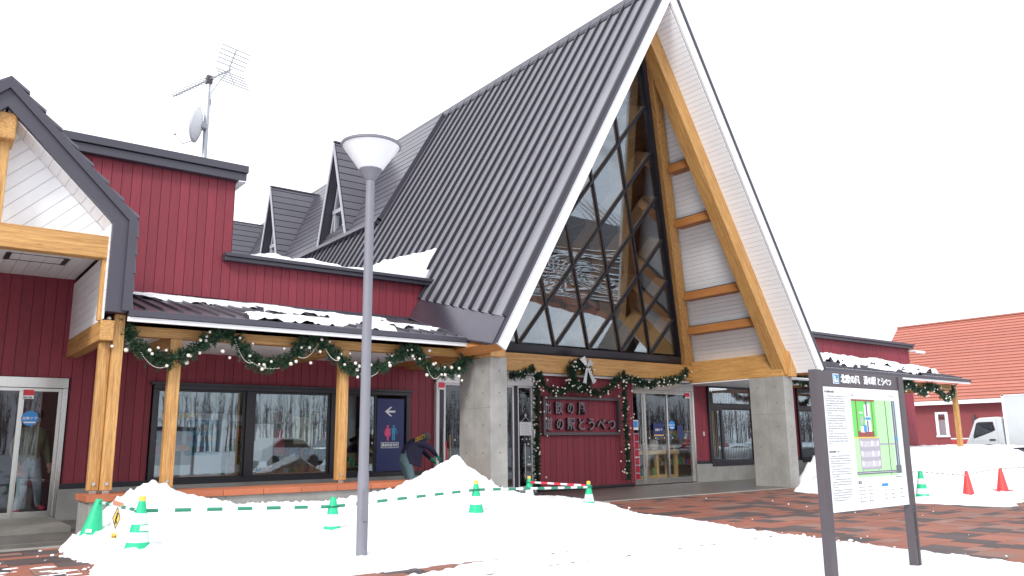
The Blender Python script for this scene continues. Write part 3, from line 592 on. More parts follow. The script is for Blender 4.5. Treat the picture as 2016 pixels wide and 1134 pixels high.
# ============================================================ GROUND, PAVING, SNOW
def fbm(x, y, s=1., seed=0., o=4): return noise.fractal(Vector((x*s, y*s, seed)), 1., 2., o)
gm = bpy.data.materials.new('far_snowy_ground'); gm.use_nodes = True
t = gm.node_tree; p = t.nodes['Principled BSDF']; g = t.nodes.new('ShaderNodeNewGeometry')
n1 = t.nodes.new('ShaderNodeTexNoise'); n1.inputs['Scale'].default_value = .16; n1.inputs['Detail'].default_value = 8
wv = t.nodes.new('ShaderNodeTexWave'); wv.inputs['Scale'].default_value = .55; wv.inputs['Distortion'].default_value = 7; wv.inputs['Detail'].default_value = 3; wv.inputs['Detail Scale'].default_value = .5
ad = t.nodes.new('ShaderNodeMath'); ad.operation = 'MULTIPLY_ADD'; ad.inputs[1].default_value = .22
r = t.nodes.new('ShaderNodeValToRGB'); r.color_ramp.elements[0].position = .40; r.color_ramp.elements[0].color = (.25, .25, .27, 1); r.color_ramp.elements[1].position = .50; r.color_ramp.elements[1].color = (.66, .69, .74, 1)
for a_, b_ in ((g.outputs['Position'], n1.inputs['Vector']), (g.outputs['Position'], wv.inputs['Vector']), (wv.outputs['Fac'], ad.inputs[0]), (n1.outputs['Fac'], ad.inputs[2]), (ad.outputs[0], r.inputs[0]), (r.outputs[0], p.inputs['Base Color'])): t.links.new(a_, b_)
p.inputs['Roughness'].default_value = .7
tag(MB().add([(-300, -2.2, -.05), (400, -2.2, -.05), (400, 1.5, -.05), (-300, 1.5, -.05)], [(0, 1, 2, 3)]).build('road', mat('wet_asphalt', (.045, .042, .050), .5, nmix=.5, nscale=1.2, col2=(.08, .075, .08))), kind='structure')
tag(MB().add([(-300, -160, -.06), (400, -160, -.06), (400, -2.1, -.06), (-300, -2.1, -.06)], [(0, 1, 2, 3)]).build('car_park', gm), kind='structure')
tag(MB().add([(-900, -900, -.10), (1300, -900, -.10), (1300, 1300, -.10), (-900, 1300, -.10)], [(0, 1, 2, 3)]).build('ground', SNOWD), kind='structure')
# brick pavement: base sheet plus individual pavers
pb = tag(MB().add([(-14, 1.4, -.045), (40, 1.4, -.045), (40, 11.95, -.045), (-14, 11.95, -.045)], [(0, 1, 2, 3)]).build('brick_pavement', GROUT), kind='structure')
cells = []
ang = 0.
def inview(x, y): return (8.3 < x < 17.0 and 2.6 < y < 11.9) or (x < 2.0 and 8.0 < y < 11.4 and x > .2) 
y = 1.6; rows = []
rnd = random.Random(3)
while y < 11.85:
    h = .405 if rnd.random() < .6 else .2025
    rows.append((y, min(y+h, 11.88))); y += h
for ri, (y0, y1) in enumerate(rows):
    x = -13.6+rnd.random()*.4
    while x < 22:
        wd = .405 if rnd.random() < .75 else .2025
        m_ = rnd.choices([0, 1, 2], [.58, .16, .26])[0]; cells.append((x, x+wd, y0, y1, m_)); x += wd
boxm = {}
def paver(c):
    x0, x1, y0, y1, m_ = c; k = (round(x1-x0, 3), round(y1-y0, 3), m_)
    if k not in boxm:
        hx, hy = (x1-x0)/2-.003, (y1-y0)/2-.003; q = MB(); e = .004
        v = [(-hx, -hy, -.04), (hx, -hy, -.04), (hx, hy, -.04), (-hx, hy, -.04), (-hx, -hy, -e), (hx, -hy, -e), (hx, hy, -e), (-hx, hy, -e), (-hx+e, -hy+e, 0), (hx-e, -hy+e, 0), (hx-e, hy-e, 0), (-hx+e, hy-e, 0)]
        me = bpy.data.meshes.new('paver'); me.from_pydata(v, [], [(0, 1, 5, 4), (1, 2, 6, 5), (2, 3, 7, 6), (3, 0, 4, 7), (4, 5, 9, 8), (5, 6, 10, 9), (6, 7, 11, 10), (7, 4, 8, 11), (8, 9, 10, 11)]); me.materials.append(PV[m_]); boxm[k] = me
    place('paver', boxm[k], ((x0+x1)/2, (y0+y1)/2, rnd.uniform(-.003, .001)), pb)
vis = [c for c in cells if inview((c[0]+c[1])/2, (c[2]+c[3])/2)]
vis.sort(key=lambda c: math.hypot(c[0], c[2]) - (2 if c[0] < 2 else 0))
for c in vis[:300]: paver(c)
q = MB(); near = set(vis[:300])
for c in cells:
    if c in near: continue
    z = rnd.uniform(-.003, .001); q.add([(c[0]+.003, c[2]+.003, z), (c[1]-.003, c[2]+.003, z), (c[1]-.003, c[3]-.003, z), (c[0]+.003, c[3]-.003, z)], [(0, 1, 2, 3)], PV[c[4]])
tag(q.build('far_paver', None, pb), kind='stuff')
# concrete walkway before the doors
tag(B('walkway', -14, 32, 11.96, 15.25, -.05, .012, SLAB), kind='structure')
tag(B('walkway_edge', -14, 32, 11.90, 11.957, -.05, .010, KERB), kind='structure')
tag(B('porch_step', -14, 2.08, 13.2, 15.6, -.04, .085, mat('step_concrete', (.22, .21, .19), .6, nmix=.6, nscale=2)), kind='structure')
tag(B('walkway_apron', -14, 2.05, 11.38, 11.90, -.05, .014, SLAB), kind='structure')
tag(B('apron_edge', -14, 2.05, 11.32, 11.377, -.05, .018, KERB), kind='structure')

# ---- snow height field
def lerp(tab, x):
    if x <= tab[0][0]: return tab[0][1]
    for (a_, b_), (c2, d2) in zip(tab, tab[1:]):
        if x <= c2: return b_+(d2-b_)*(x-a_)/(c2-a_)
    return tab[-1][1]
RIDGE = [(1.75, .05), (2.1, .30), (2.3, .44), (2.47, .58), (2.65, .67), (2.81, .72), (2.97, .66), (3.15, .57), (3.46, .49), (3.74, .41), (4.03, .35), (4.6, .35), (5.28, .32), (5.79, .36), (6.14, .42), (6.6, .48), (6.98, .64), (7.28, .78), (7.53, .90), (7.69, .99), (7.85, .83), (8.22, .62), (8.49, .46), (8.77, .32), (9.24, .21), (9.96, .12), (10.6, .02)]
REDGE = [(2.0, 8.35), (3.3, 8.45), (4.15, 8.62), (4.66, 8.62), (5.8, 8.90), (7.2, 8.98), (8.9, 9.3), (9.5, 9.6), (10.6, 10.3), (11.7, 10.75), (12.2, 10.9), (13, 10.4)]
LEDGE_ = [(2.0, -3), (7.3, 1.45), (8.6, 1.62), (9.2, 1.74), (9.6, 1.68), (10.5, 1.66), (11.1, 1.64), (11.5, 1.9), (12.2, 2.15)]
def sm(t): t = max(0., min(1., t)); return t*t*(3-2*t)
def snow_h(x, y):
    n = fbm(x, y, 1.2, 1.)*.06+fbm(x, y, 4.5, 5.)*.03; fine = fbm(x, y, 11, 9., 3)
    dr = lerp(REDGE, y)+n*2.2-x; dl = x-(lerp(LEDGE_, y)+n*1.6)
    d = min(dr, dl)
    # thin bare strip of paving between main mound and near field
    ys_ = 6.86+.02*math.sin(x*3)+n*1.2; ws = .085+.11*sm((5.6-x)/1.8)-.04*sm((x-6.9)/1.3)+fine*.05
    ds = abs(y-ys_)-ws if 3.0 < x < 8.1 else 1
    ys2 = 6.55+n*1.2; d2_ = abs(y-ys2)-(-.005+fine*.05) if 3.4 < x < 7.4 else 1
    near = y < ys_
    H = (.055 if near else .085)
    h = H*sm(min(d, ds, d2_)/.10)+ (.03*sm(d/.5) if not near else 0)
    if d < 0 or ds < 0 or d2_ < 0: return -.03
    if not near:
        h += .05*sm(dr/1.2)*sm((y-ys_)/1.5)+fbm(x, y, .8, 3.)*.02
        rz = lerp(RIDGE, x)+fine*.032; yr = 11.72 if x < 8.6 else 11.72
        f = math.exp(-(max(0, yr-y)/ (.34+.36*rz))**1.3) if y < yr else (1-.15*sm((y-yr)/.4))
        if x > 8.7: f = math.exp(-((y-11.6)/.75)**2)
        h = max(h, h*(1-f)+rz*f*sm(dl/.3)*sm(dr/.6))
    h += fine*(.014+.03*sm((3.2-x)/1.5)+.012*sm((y-10.8)/1))*sm(min(d, ds)/.08)+fbm(x, y, 24, 2., 2)*.006
    return h
def field(name, x0, x1, y0, y1, s, fn, m=SNOW, keep=lambda h: h > -.02, kind='structure'):
    nx, ny = int((x1-x0)/s), int((y1-y0)/s); vs = []; hs = []
    for j in range(ny+1):
        for i in range(nx+1):
            x, y = x0+i*s, y0+j*s; h = fn(x, y); hs.append(h); vs.append((x, y, h))
    fs = []
    for j in range(ny):
        for i in range(nx):
            k = j*(nx+1)+i
            if max(hs[k], hs[k+1], hs[k+nx+1], hs[k+nx+2]) > -.02: fs.append((k, k+1, k+nx+2, k+nx+1))
    me = bpy.data.meshes.new(name); me.from_pydata(vs, [], fs); me.materials.append(m); me.polygons.foreach_set('use_smooth', [True]*len(me.polygons)); me.update()
    return tag(place(name, me, (0, 0, 0)), kind=kind)
def lim(x, y):
    if y > 12.09 and x < 8.57: return -.03
    if y > 13.2: return -.03
    return snow_h(x, y)
field('snow_mound', -1.0, 11.2, 6.0, 12.4, .045, lim)
field('snow_field', -2.0, 9.2, 2.0, 6.0, .07, lim)
def left_patch(x, y):
    n = fbm(x*1.0, y*2.2, 2.2, 21., 5); d = (9.75-y)*.35-(x-.9)*.45; return .012*sm((n+d-.12)/.15)-.006 if n+d > .12 else -.03
field('snow_scatter', -1.5, 1.8, 7.6, 11.3, .03, left_patch)
def right_bank(x, y):
    n = fbm(x, y, .9, 31.)*.12+fbm(x, y, 4, 33.)*.05; fine = fbm(x, y, 12, 35., 3)
    e = lerp([(2, 15.2), (5.8, 15.3), (7.6, 15.15), (9.7, 15.9), (11.1, 16.5), (11.75, 17.9), (12.6, 18.3), (15.3, 18.4)], y)
    if y > 12.4: e = lerp([(12.4, 18.3), (12.9, 21.4), (15.3, 23.6)], y)
    d = x-e+n
    d = min(d, (y-6.0-.26*(x-15.3)+n*2.0)*.8)
    if d < 0: return -.03
    top = .80+.10*fbm(x, y, .5, 37.)+.06*n
    if y > 11.3: top = .86
    wdt = lerp([(2, 3.4), (7.6, 3.2), (9.7, 3.0), (11.5, 2.2), (12.5, 1.6)], y)
    dl_ = lerp([(5, 2.3), (8.2, 2.1), (10, .7), (11.2, .05)], y); h = .10*sm(d/.18)+.05*sm(d/2.5)+(top-.15)*sm((d-dl_)/wdt)**1.1+fine*.035*sm(d/.3)+n*.25*sm(d/1.)+fbm(x, y, 26, 3, 2)*.008
    return h
field('snow_bank', 14.6, 34.0, 1.0, 15.2, .085, right_bank)
def far_bank(x, y): return .80+fbm(x, y, .35, 41.)*.12+fbm(x, y, 1.5, 42.)*.05
field('far_snow_bank', 31.2, 35.8, -2, 26, .25, far_bank)
def far_r(x, y): return .35+fbm(x, y, .3, 51.)*.1+.25*sm((x-43)/2)
field('yard_snow', 38.5, 46, 5, 30, .4, far_r)
# little clods beside the edges
cl_ = MB()
for _ in range(150):
    y = rnd.uniform(3.2, 11.6); x = lerp(REDGE, y)+abs(rnd.gauss(0, .16)) if rnd.random() < .8 else lerp(LEDGE_, max(y, 8.6))-abs(rnd.gauss(0, .14)); r = rnd.uniform(.006, .028)
    if x < 2 and y < 8.6: continue
    cl_.sphere((x, y, r*.3), r, 6, 4, sc_=(1, rnd.uniform(.7, 1.3), rnd.uniform(.5, .9)))
for _ in range(14):
    x, y = rnd.uniform(9.3, 14.5), rnd.uniform(4, 11.5); r = rnd.uniform(.004, .015); cl_.sphere((x, y, r*.3), r, 6, 4)
tag(cl_.build('snow_clods', SNOW, None, smooth=True), kind='stuff')
# snow lying on roofs
def roof_snow(name, O, U, Vv, Nn, lu, lv, thick, seed, s=.05, edge=.12, fr=2., outline=None):
    O, U, Vv, Nn = map(Vector, (O, U, Vv, Nn)); nx, ny = max(3, int(lu/s)), max(3, int(lv/s)); vs = []; hs = []
    for j in range(ny+1):
        for i in range(nx+1):
            u, v = lu*i/nx, lv*j/ny; d = min(u, lu-u, v, lv-v)+fbm(u, v, fr, seed)*edge
            if outline: d = min(d, outline(u, v)+fbm(u, v, fr*2, seed+3)*edge*.6)
            h = thick*(sm(d/(thick*1.1))**.5)*(1+.35*fbm(u, v, fr*1.5, seed+7)) if d > 0 else -.02
            hs.append(h); vs.append(O+U*u+Vv*v+Nn*h)
    fs = [(k, k+1, k+nx+2, k+nx+1) for j in range(ny) for i in range(nx) for k in (j*(nx+1)+i,) if max(hs[k], hs[k+1], hs[k+nx+1], hs[k+nx+2]) > 0]
    used = sorted({i for f in fs for i in f}); mp_ = {k: i for i, k in enumerate(used)}
    q = MB(); q.add([vs[k] for k in used], [tuple(mp_[i] for i in f) for f in fs]); return tag(q.build(name, SNOW, None, smooth=True), kind='stuff')
CW = Vector((0, 3.05, .76)).normalized(); CN = Vector((1, 0, 0)).cross(CW)
def cs(x0, x1, v0, v1, th, seed, **k): return roof_snow('roof_snow', Vector((x0, 12.27, 3.145))+CW*v0, (1, 0, 0), CW, CN, x1-x0, v1-v0, th, seed, **k)
cs(2.75, 5.9, 2.25, 2.9, .05, 61, edge=.15, fr=1.4); cs(5.0, 7.6, 1.75, 2.3, .05, 62, edge=.2, fr=1.5)
cs(4.2, 4.8, .05, .5, .08, 63); cs(4.75, 5.9, .1, .75, .06, 65, edge=.2, fr=1.9); cs(6.0, 7.6, .7, 1.2, .055, 67, edge=.25, fr=1.7); cs(6.3, 6.8, .02, .42, .07, 69); cs(7.5, 8.1, .7, 1.1, .05, 68, edge=.15)
for i, (x0, x1, v0, v1, th) in enumerate(((19.0, 20.2, .8, 2.9, .26), (20.7, 21.8, 1.9, 2.95, .27), (21.9, 22.9, 2.0, 2.95, .26), (23.0, 24.4, 1.8, 2.95, .22), (24.6, 26.0, 1.6, 2.9, .20), (26.1, 27.3, 1.2, 2.5, .20), (27.5, 28.6, .8, 1.9, .17), (19.3, 20.0, .1, .8, .12), (22.2, 23.0, .5, 1.0, .12), (24.0, 24.8, .3, .9, .12), (25.3, 26.0, .1, .6, .12))): cs(x0, x1, v0, v1, th, 71+i, edge=.30, fr=1.7, s=.06)
# drift on the flat roof against the hall roof
def drift(u, v): return 1.15-v-(4.9-u)*.235 if u < 4.9 else -1
def flat_drift(x, y):
    t_ = lerp([(4.75, 4.55), (5.0, 4.9), (5.6, 5.07), (6.5, 5.05), (7.5, 5.03), (8.0, 5.08), (8.3, 5.24), (8.9, 5.46), (9.4, 5.62), (9.9, 5.80), (10.2, 5.8)], x)+.05*fbm(x, y, 2.2, 83.)+.03*fbm(x, y, 9, 84)
    f_ = sm((y-15.42)/.35)*(1-sm((y-16.4)/2.2)); return 4.5+(t_-4.5)*f_
field('roof_drift', 4.8, 10.0, 15.45, 20, .06, flat_drift, kind='stuff')

tk_ = MB(); rq = random.Random(21)
def track(pts, w0):
    prev = None; vs = []
    for i, p in enumerate(pts):
        d = Vector(pts[min(i+1, len(pts)-1)])-Vector(pts[max(i-1, 0)]); n = Vector((-d[1], d[0])).normalized() if d.length else Vector((1, 0)); w = w0*(.6+.6*rq.random()); vs += [(p[0]+n.x*w, p[1]+n.y*w, .014), (p[0]-n.x*w, p[1]-n.y*w, .014)]
    tk_.add(vs, [(2*i, 2*i+1, 2*i+3, 2*i+2) for i in range(len(pts)-1)])
for k in range(26):
    y0 = 1.8+rq.random()*4.6; x0 = 14.5+rq.random()*6; a0 = rq.uniform(-.16, .12); L_ = rq.uniform(4, 14); c0 = rq.uniform(-.02, .02)
    track([(x0+L_*i/24, y0+a0*L_*i/24+c0*(L_*i/24)**2) for i in range(25)], rq.uniform(.02, .075))
for cx_, cy_ in ((19.5, 4.8), (24.0, 4.2)):
    for k in range(7):
        r_ = .55+k*.17; a0 = rq.uniform(-.4, .4); track([(cx_+r_*1.5*math.cos(t), cy_+r_*math.sin(t)) for t in (a0+5.0*i/30 for i in range(31))], rq.uniform(.02, .05))
tag(tk_.build('snow_tracks', SNOWD), kind='stuff')
# ============================================================ LOW WALL IN FRONT OF THE SHOP WINDOW
lw = thing('low_wall', (5.3, 12.5, 0), 'low concrete wall with terracotta cap tiles carrying the canopy posts before the shop window', 'wall')
for x0, x1 in ((2.10, 3.9), (3.906, 6.28), (6.286, 8.56)): B('concrete_base', x0, x1, 12.14, 12.93, -.06, .46, CONC, lw)
x = 2.06
while x < 8.5:
    for y0, y1 in ((12.10, 12.35), (12.356, 12.63), (12.636, 12.96)): B('cap_tile', x, min(x+.595, 8.57), y0, y1, .463, .548+random.uniform(-.003, .003), BRICKT, lw, bevel=.006)
    x += .60
# ============================================================ STREET LAMP
lp = thing('street_lamp', (3.71, 7.35, 0), 'tall grey lamp post with a frosted white bowl standing in the snow', 'lamp post')
o = Vector((3.71, 7.35, 0))
MB().lathe([(.056, -.05), (.056, .9), (.052, .92), (.047, 3.99)], o, 20).build('pole', LAMPG, lp, smooth=True)
MB().lathe([(.052, 3.95), (.060, 3.965), (.118, 4.06), (.122, 4.065), (.122, 4.08)], o, 28).build('collar', LAMPG, lp, smooth=True)
MB().lathe([(.12, 4.07), (.13, 4.078), (.305, 4.33), (.30, 4.332), (.12, 4.09)], o, 40).build('lamp_bowl', FROST, lp, smooth=True)
MB().lathe([(.305, 4.325), (.320, 4.33), (.322, 4.352), (.27, 4.375), (.11, 4.395), (.02, 4.40)], o, 40).build('lamp_cap', LAMPG, lp, smooth=True)
B('maintenance_cover', 3.68, 3.74, 7.285, 7.298, .45, .75, LAMPG, lp)
# ============================================================ INFORMATION BOARD
ib = thing('information_board', (6.83, 3.83, 0), 'large brown framed notice board with a printed site map and text standing in the snow', 'notice board')
B('post', 6.105, 6.195, 3.80, 3.875, -.05, 1.775, BROWN, ib, bevel=.006); B('post', 7.475, 7.565, 3.80, 3.875, -.05, 1.765, BROWN, ib, bevel=.006)
B('post_groove', 7.512, 7.528, 3.796, 3.80, .0, .585, BLK, ib)
for z in (.56, .53, .30): MB().box(7.495, 7.505, 3.794, 3.80, z, z+.01).build('bolt', STEEL, ib)
hb = B('header_panel', 6.20, 7.47, 3.812, 3.86, 1.635, 1.768, BROWN, ib, bevel=.003)
B('edge_gap', 6.1955, 6.2005, 3.808, 3.86, 1.63, 1.77, STEEL, ib)
pn = B('map_panel', 6.20, 7.50, 3.815, 3.85, .592, 1.633, SIGNW, ib)
YS = 3.810
text('北欧の風', (6.495, YS, 1.677), .082, SIGNW, hb, bold=.0013, sx=.93); text('道の駅', (6.87, YS, 1.677), .082, SIGNW, hb, bold=.0013, sx=.85); text('とうべつ', (7.10, YS, 1.675), .078, SIGNW, hb, bold=.0012, sx=.80)
ic = MB(); 
ic.box(6.375, 6.465, YS-.001, YS+.004, 1.662, 1.748, SIGNW); ic.box(6.382, 6.458, YS-.003, YS, 1.669, 1.741, BLUE2)
for x0, x1, z0, z1 in ((6.389, 6.396, 1.676, 1.733), (6.398, 6.415, 1.676, 1.70), (6.403, 6.408, 1.70, 1.728), (6.419, 6.436, 1.676, 1.690), (6.441, 6.446, 1.676, 1.705), (6.425, 6.452, 1.700, 1.706)): ic.box(x0, x1, YS-.005, YS-.002, z0, z1, SIGNW)
ic.build('road_station_symbol', None, hb)
LG = mat('map_green', (.13, .58, .12), .5); LG2 = mat('map_pale_green', (.42, .72, .38), .5); MG = mat('map_grey', (.38, .35, .41), .5); MB_ = mat('map_brown', (.26, .06, .05), .5); LB = mat('map_pale_blue', (.50, .68, .80), .5); MD = mat('map_dark_grey', (.12, .12, .16), .5)
mm = MB(); lay = [0]
def fl(x0, x1, z0, z1, m, l=0): mm.box(x0, x1, 3.8135-l*.0004, 3.8152, z0, z1, m)
fl(6.635, 7.10, .862, 1.205, LG2, 1); fl(6.635, 7.02, 1.207, 1.535, LG, 1); fl(7.02, 7.12, .862, 1.535, LG2, 2); fl(7.115, 7.34, .862, 1.535, LB if False else LG2, 3); fl(7.30, 7.415, .87, 1.53, mat('map_mint', (.55, .74, .68), .5), 4)
fl(6.635, 7.02, 1.520, 1.535, MB_, 5); fl(6.70, 6.712, 1.20, 1.52, MB_, 5); fl(6.965, 6.973, 1.20, 1.52, MB_, 5); fl(6.71, 6.97, 1.205, 1.255, MB_, 6); fl(6.64, 7.02, 1.194, 1.206, YEL, 7)
fl(6.71, 7.05, .925, 1.193, MG, 8); fl(6.86, 6.885, 1.26, 1.52, MD, 9); fl(6.835, 6.86, 1.25, 1.49, SIGNW, 9); fl(6.885, 6.93, 1.25, 1.50, SIGNW, 9); fl(6.755, 6.815, 1.245, 1.30, SIGNW, 9); fl(6.80, 6.85, 1.25, 1.31, BLUE2, 10); fl(6.835, 6.93, 1.35, 1.385, SIGNW, 11); fl(6.84, 6.925, 1.355, 1.378, BLUE2, 12)
fl(6.755, 6.80, 1.33, 1.37, GREYP, 9); fl(6.765, 6.79, 1.31, 1.39, GREYP, 10); fl(6.75, 6.80, 1.41, 1.425, SIGNW, 9)
for zz in (1.118, 1.03, .945):
    for k in range(14): fl(6.735+k*.020, 6.739+k*.020, zz, zz+.05, SIGNW, 11)
    for xx in (6.72, 6.90, 7.00): fl(xx, xx+.03, zz+.008, zz+.055, mat('map_lilac', (.62, .58, .66), .5) if 'map_lilac' not in bpy.data.materials else bpy.data.materials['map_lilac'], 12)
fl(6.635, 7.30, .885, .908, MD, 10); fl(6.635, 7.30, .8955, .8985, SIGNW, 11); fl(7.315, 7.37, .90, 1.53, MD, 10); fl(7.341, 7.345, .95, 1.52, SIGNW, 11); fl(7.30, 7.385, .88, .95, MD, 12); fl(7.20, 7.206, .87, 1.53, BLK, 9); fl(7.05, 7.315, 1.135, 1.15, MG, 9); fl(7.325, 7.36, 1.17, 1.20, BLUE2, 13)
for xx in (6.73, 6.99): fl(xx, xx+.008, .905, .93, MG, 9)
mm.build('site_map', None, pn)
tx = MB(); rn = random.Random(11)
def para(x0, x1, ztop, n, dz_=.0205, last=.4):
    for k in range(n):
        xe = x0+(x1-x0)*(last*rn.uniform(.6, 1.4) if k in (n-1,) else rn.uniform(.93, 1.)); x = x0+(.014 if k == 0 else 0)
        while x < xe-.008:
            w_ = rn.choice([.007, .009, .011]); z = ztop-k*dz_
            tx.box(x, x+w_, 3.8137, 3.8152, z, z+.0022); tx.box(x, x+w_*rn.uniform(.5, 1), 3.8137, 3.8152, z+.0042, z+.0062); 
            if rn.random() < .7: tx.box(x+w_*.4, x+w_*.4+.0018, 3.8136, 3.8152, z-.003, z+.009)
            x += w_+.0035
        
text('■ 当別町の紹介', (6.232, 3.8135, 1.583), .021, BLK, pn, name='heading', ext=.0006)
para(6.243, 6.548, 1.550, 8); para(6.243, 6.548, 1.383, 4, last=.8); para(6.243, 6.548, 1.297, 3); para(6.243, 6.548, 1.232, 5, last=.12)
text('■ 道の駅について', (6.232, 3.8135, 1.078), .021, BLK, pn, name='heading', ext=.0006)
para(6.243, 6.548, 1.046, 5, last=.7); para(6.243, 6.548, .938, 4); para(6.243, 6.548, .852, 4); para(6.243, 6.548, .765, 5, last=.5)
for (x0, z0, n) in ((6.655, .772, 5), (6.80, .772, 5)):
    for k in range(n): tx.box(x0, x0+.010, 3.8137, 3.8152, z0-k*.030, z0-k*.030+.013); tx.box(x0+.016, x0+.016+rn.uniform(.03, .09), 3.8137, 3.8152, z0-k*.030+.004, z0-k*.030+.009)
for k in range(3):
    z0 = .735-k*.036; tx.box(7.02, 7.42, 3.8137, 3.8152, z0-.012, z0-.0107); 
    for xx in (7.06, 7.18, 7.33): tx.box(xx, xx+rn.uniform(.03, .07), 3.8137, 3.8152, z0, z0+.006)
for k in range(6): 
    a_ = math.radians(60*k); tx.beam((6.665, 3.8145, 1.57), (6.665+.02*math.cos(a_), 3.8145, 1.57+.02*math.sin(a_)), .002, .0015, up=(0, 1, 0))
tx.beam((6.62, 3.8145, 1.565), (6.72, 3.8145, 1.575), .0015, .0015, up=(0, 1, 0))
for x0, x1, z0, z1 in ((6.642, 6.97, .645, .647), (6.642, 6.644, .645, .80), (7.28, 7.38, 1.575, 1.581), (7.28, 7.40, .845, .851)): tx.box(x0, x1, 3.8137, 3.8152, z0, z1)
tag(tx.build('printed_text', TXT, pn), kind='stuff')
k_ = MB(); k_.box(6.64, 6.695, 3.8133, 3.8152, .806, .830); k_.build('legend_tab', BLK, pn); text('凡例', (6.647, 3.8125, .811), .019, SIGNW, pn, name='legend_title', ext=.0003)
k_ = MB(); k_.box(7.02, 7.13, 3.8133, 3.8152, .772, .797); k_.build('legend_tab', BLUE2, pn)
# ============================================================ SIGN ON THE RED WALL
ws = thing('wall_sign', (13.68, 15.16, 1.36), 'dark framed sign with raised Japanese lettering on the red wall between the entrances', 'sign')
for nm, x0, x1, z0, z1 in (('frame_rail', 12.40, 15.0, 2.215, 2.285), ('frame_rail', 12.40, 15.0, 1.34, 1.41), ('frame_stile', 12.40, 12.465, 1.412, 2.213), ('frame_stile', 14.935, 15.0, 1.412, 2.213)): B(nm, x0, x1, 15.08, 15.178, z0, z1, BROWN, ws, bevel=.004)
def letter(ch, xx, z, sx):
    l_ = text(ch, (xx, 15.095, z), .335, LETR, ws, name='letter', ext=.004, bold=.007, align='CENTER', sx=sx)
    text(ch, (xx, 15.137, z), .335, BLK, l_, name='letter_return', ext=.036, bold=.007, align='CENTER', sx=sx)
for ch, xx in zip('北欧の風', (12.53, 12.91, 13.29, 13.66)): letter(ch, xx, 1.885, .72)
for ch, xx in zip('道の駅とうべつ', (12.56, 12.93, 13.29, 13.64, 13.98, 14.33, 14.69)): letter(ch, xx, 1.49, .76 if ch in '道の駅' else .92)
# ============================================================ BLUE DIRECTION PANEL IN THE SHOP WINDOW
rp = B('direction_panel', 7.985, 8.635, 15.255, 15.275, .615, 2.13, NAVY); tag(rp, 'navy panel with white arrow and toilet figures at the end of the shop window', 'sign')
yy = 15.254
a_ = MB(); a_.box(8.20, 8.42, yy-.003, yy, 1.838, 1.878)
for s_ in (1, -1): a_.prism([(8.17, yy, 1.858), (8.30, yy, 1.858+s_*.10), (8.345, yy, 1.858+s_*.10), (8.225, yy, 1.858)], (0, -.004, 0))
a_.build('arrow', SIGNW, rp)
def fig(x, skirt, m, nm):
    f = MB(); f.tube([(x, yy-.003, 1.545), (x, yy, 1.545)], .028, 14)
    if skirt: f.prism([(x-.035, yy, 1.51), (x+.035, yy, 1.51), (x+.07, yy, 1.34), (x-.07, yy, 1.34)], (0, -.003, 0)); f.box(x-.022, x+.022, yy-.003, yy, 1.25, 1.338); f.prism([(x-.036, yy, 1.51), (x-.05, yy, 1.505), (x-.088, yy, 1.39), (x-.07, yy, 1.385)], (0, -.003, 0)); f.prism([(x+.036, yy, 1.51), (x+.07, yy, 1.385), (x+.088, yy, 1.39), (x+.05, yy, 1.505)], (0, -.003, 0))
    else: f.prism([(x-.05, yy, 1.51), (x+.05, yy, 1.51), (x+.035, yy, 1.38), (x-.035, yy, 1.38)], (0, -.003, 0)); f.box(x-.035, x-.004, yy-.003, yy, 1.25, 1.38); f.box(x+.004, x+.035, yy-.003, yy, 1.25, 1.38); f.prism([(x-.052, yy, 1.51), (x-.064, yy, 1.50), (x-.09, yy, 1.39), (x-.072, yy, 1.385)], (0, -.003, 0)); f.prism([(x+.052, yy, 1.51), (x+.072, yy, 1.385), (x+.09, yy, 1.39), (x+.064, yy, 1.50)], (0, -.003, 0))
    f.build(nm, m, rp)
fig(8.245, True, PINKP, 'woman_figure'); fig(8.385, False, BLUEP, 'man_figure')
f = MB(); 
for x0, x1, z0, z1 in ((8.09, 8.51, 1.205, 1.215), (8.09, 8.51, 1.095, 1.105), (8.09, 8.10, 1.105, 1.205), (8.50, 8.51, 1.105, 1.205)): f.box(x0, x1, yy-.003, yy, z0, z1)
f.build('text_frame', SIGNW, rp); text('農産物直売所', (8.30, yy-.002, 1.13), .072, SIGNW, rp, ext=.001, bold=.0015, align='CENTER', sx=.88)
# ============================================================ DOOR AND GLASS STICKERS
def sticker(x, z, w_, h_, m, label, cat, y=15.19, round_=False, s=None, size=.05, tm=SIGNW, band=None, grp=None):
    q = MB()
    if round_:
        q.tube([(x, y-.003, z), (x, y, z)], w_/2, 24)
    else: q.box(x-w_/2, x+w_/2, y-.003, y, z-h_/2, z+h_/2)
    o_ = tag(q.build('sticker', m), label, cat, grp)
    if band: MB().box(x-w_*band[3]/2, x+w_*band[3]/2, y-.005, y-.0032, z+band[0]*h_, z+band[1]*h_).build('sticker_band', band[2], o_)
    if s: text(s, (x, y-.006, z-size*.35), size, tm, o_, ext=.0008, align='CENTER', bold=.0006)
    return o_
sticker(1.60, 2.05, .17, .15, REDP, 'red and white square sticker at the top of the left door glass', 'sticker', y=15.265, band=(-.5, -.12, SIGNW, 1.), s=None)
text('SECOM', (1.60, 15.258, 1.985), .036, BLK, bpy.data.objects['sticker'], ext=.0005, align='CENTER', bold=.001)
sticker(1.66, 1.66, .24, .24, BLUE2, 'round blue automatic door sticker on the left door glass', 'sticker', y=15.265, round_=True, s='自動ドア', size=.055, band=(-.32, -.22, SIGNW, .7))
sticker(17.90, 2.44, .20, .15, REDP, 'red square sticker at the upper corner of the right door glass', 'sticker', y=15.275, band=(-.5, -.25, SIGNW, 1.))
sticker(16.58, 1.47, .42, .36, NAVY, 'navy notice with white text and border on the right sliding door', 'notice', y=15.215, s='自動ドア', size=.075, band=(-.44, -.36, YEL, .9))
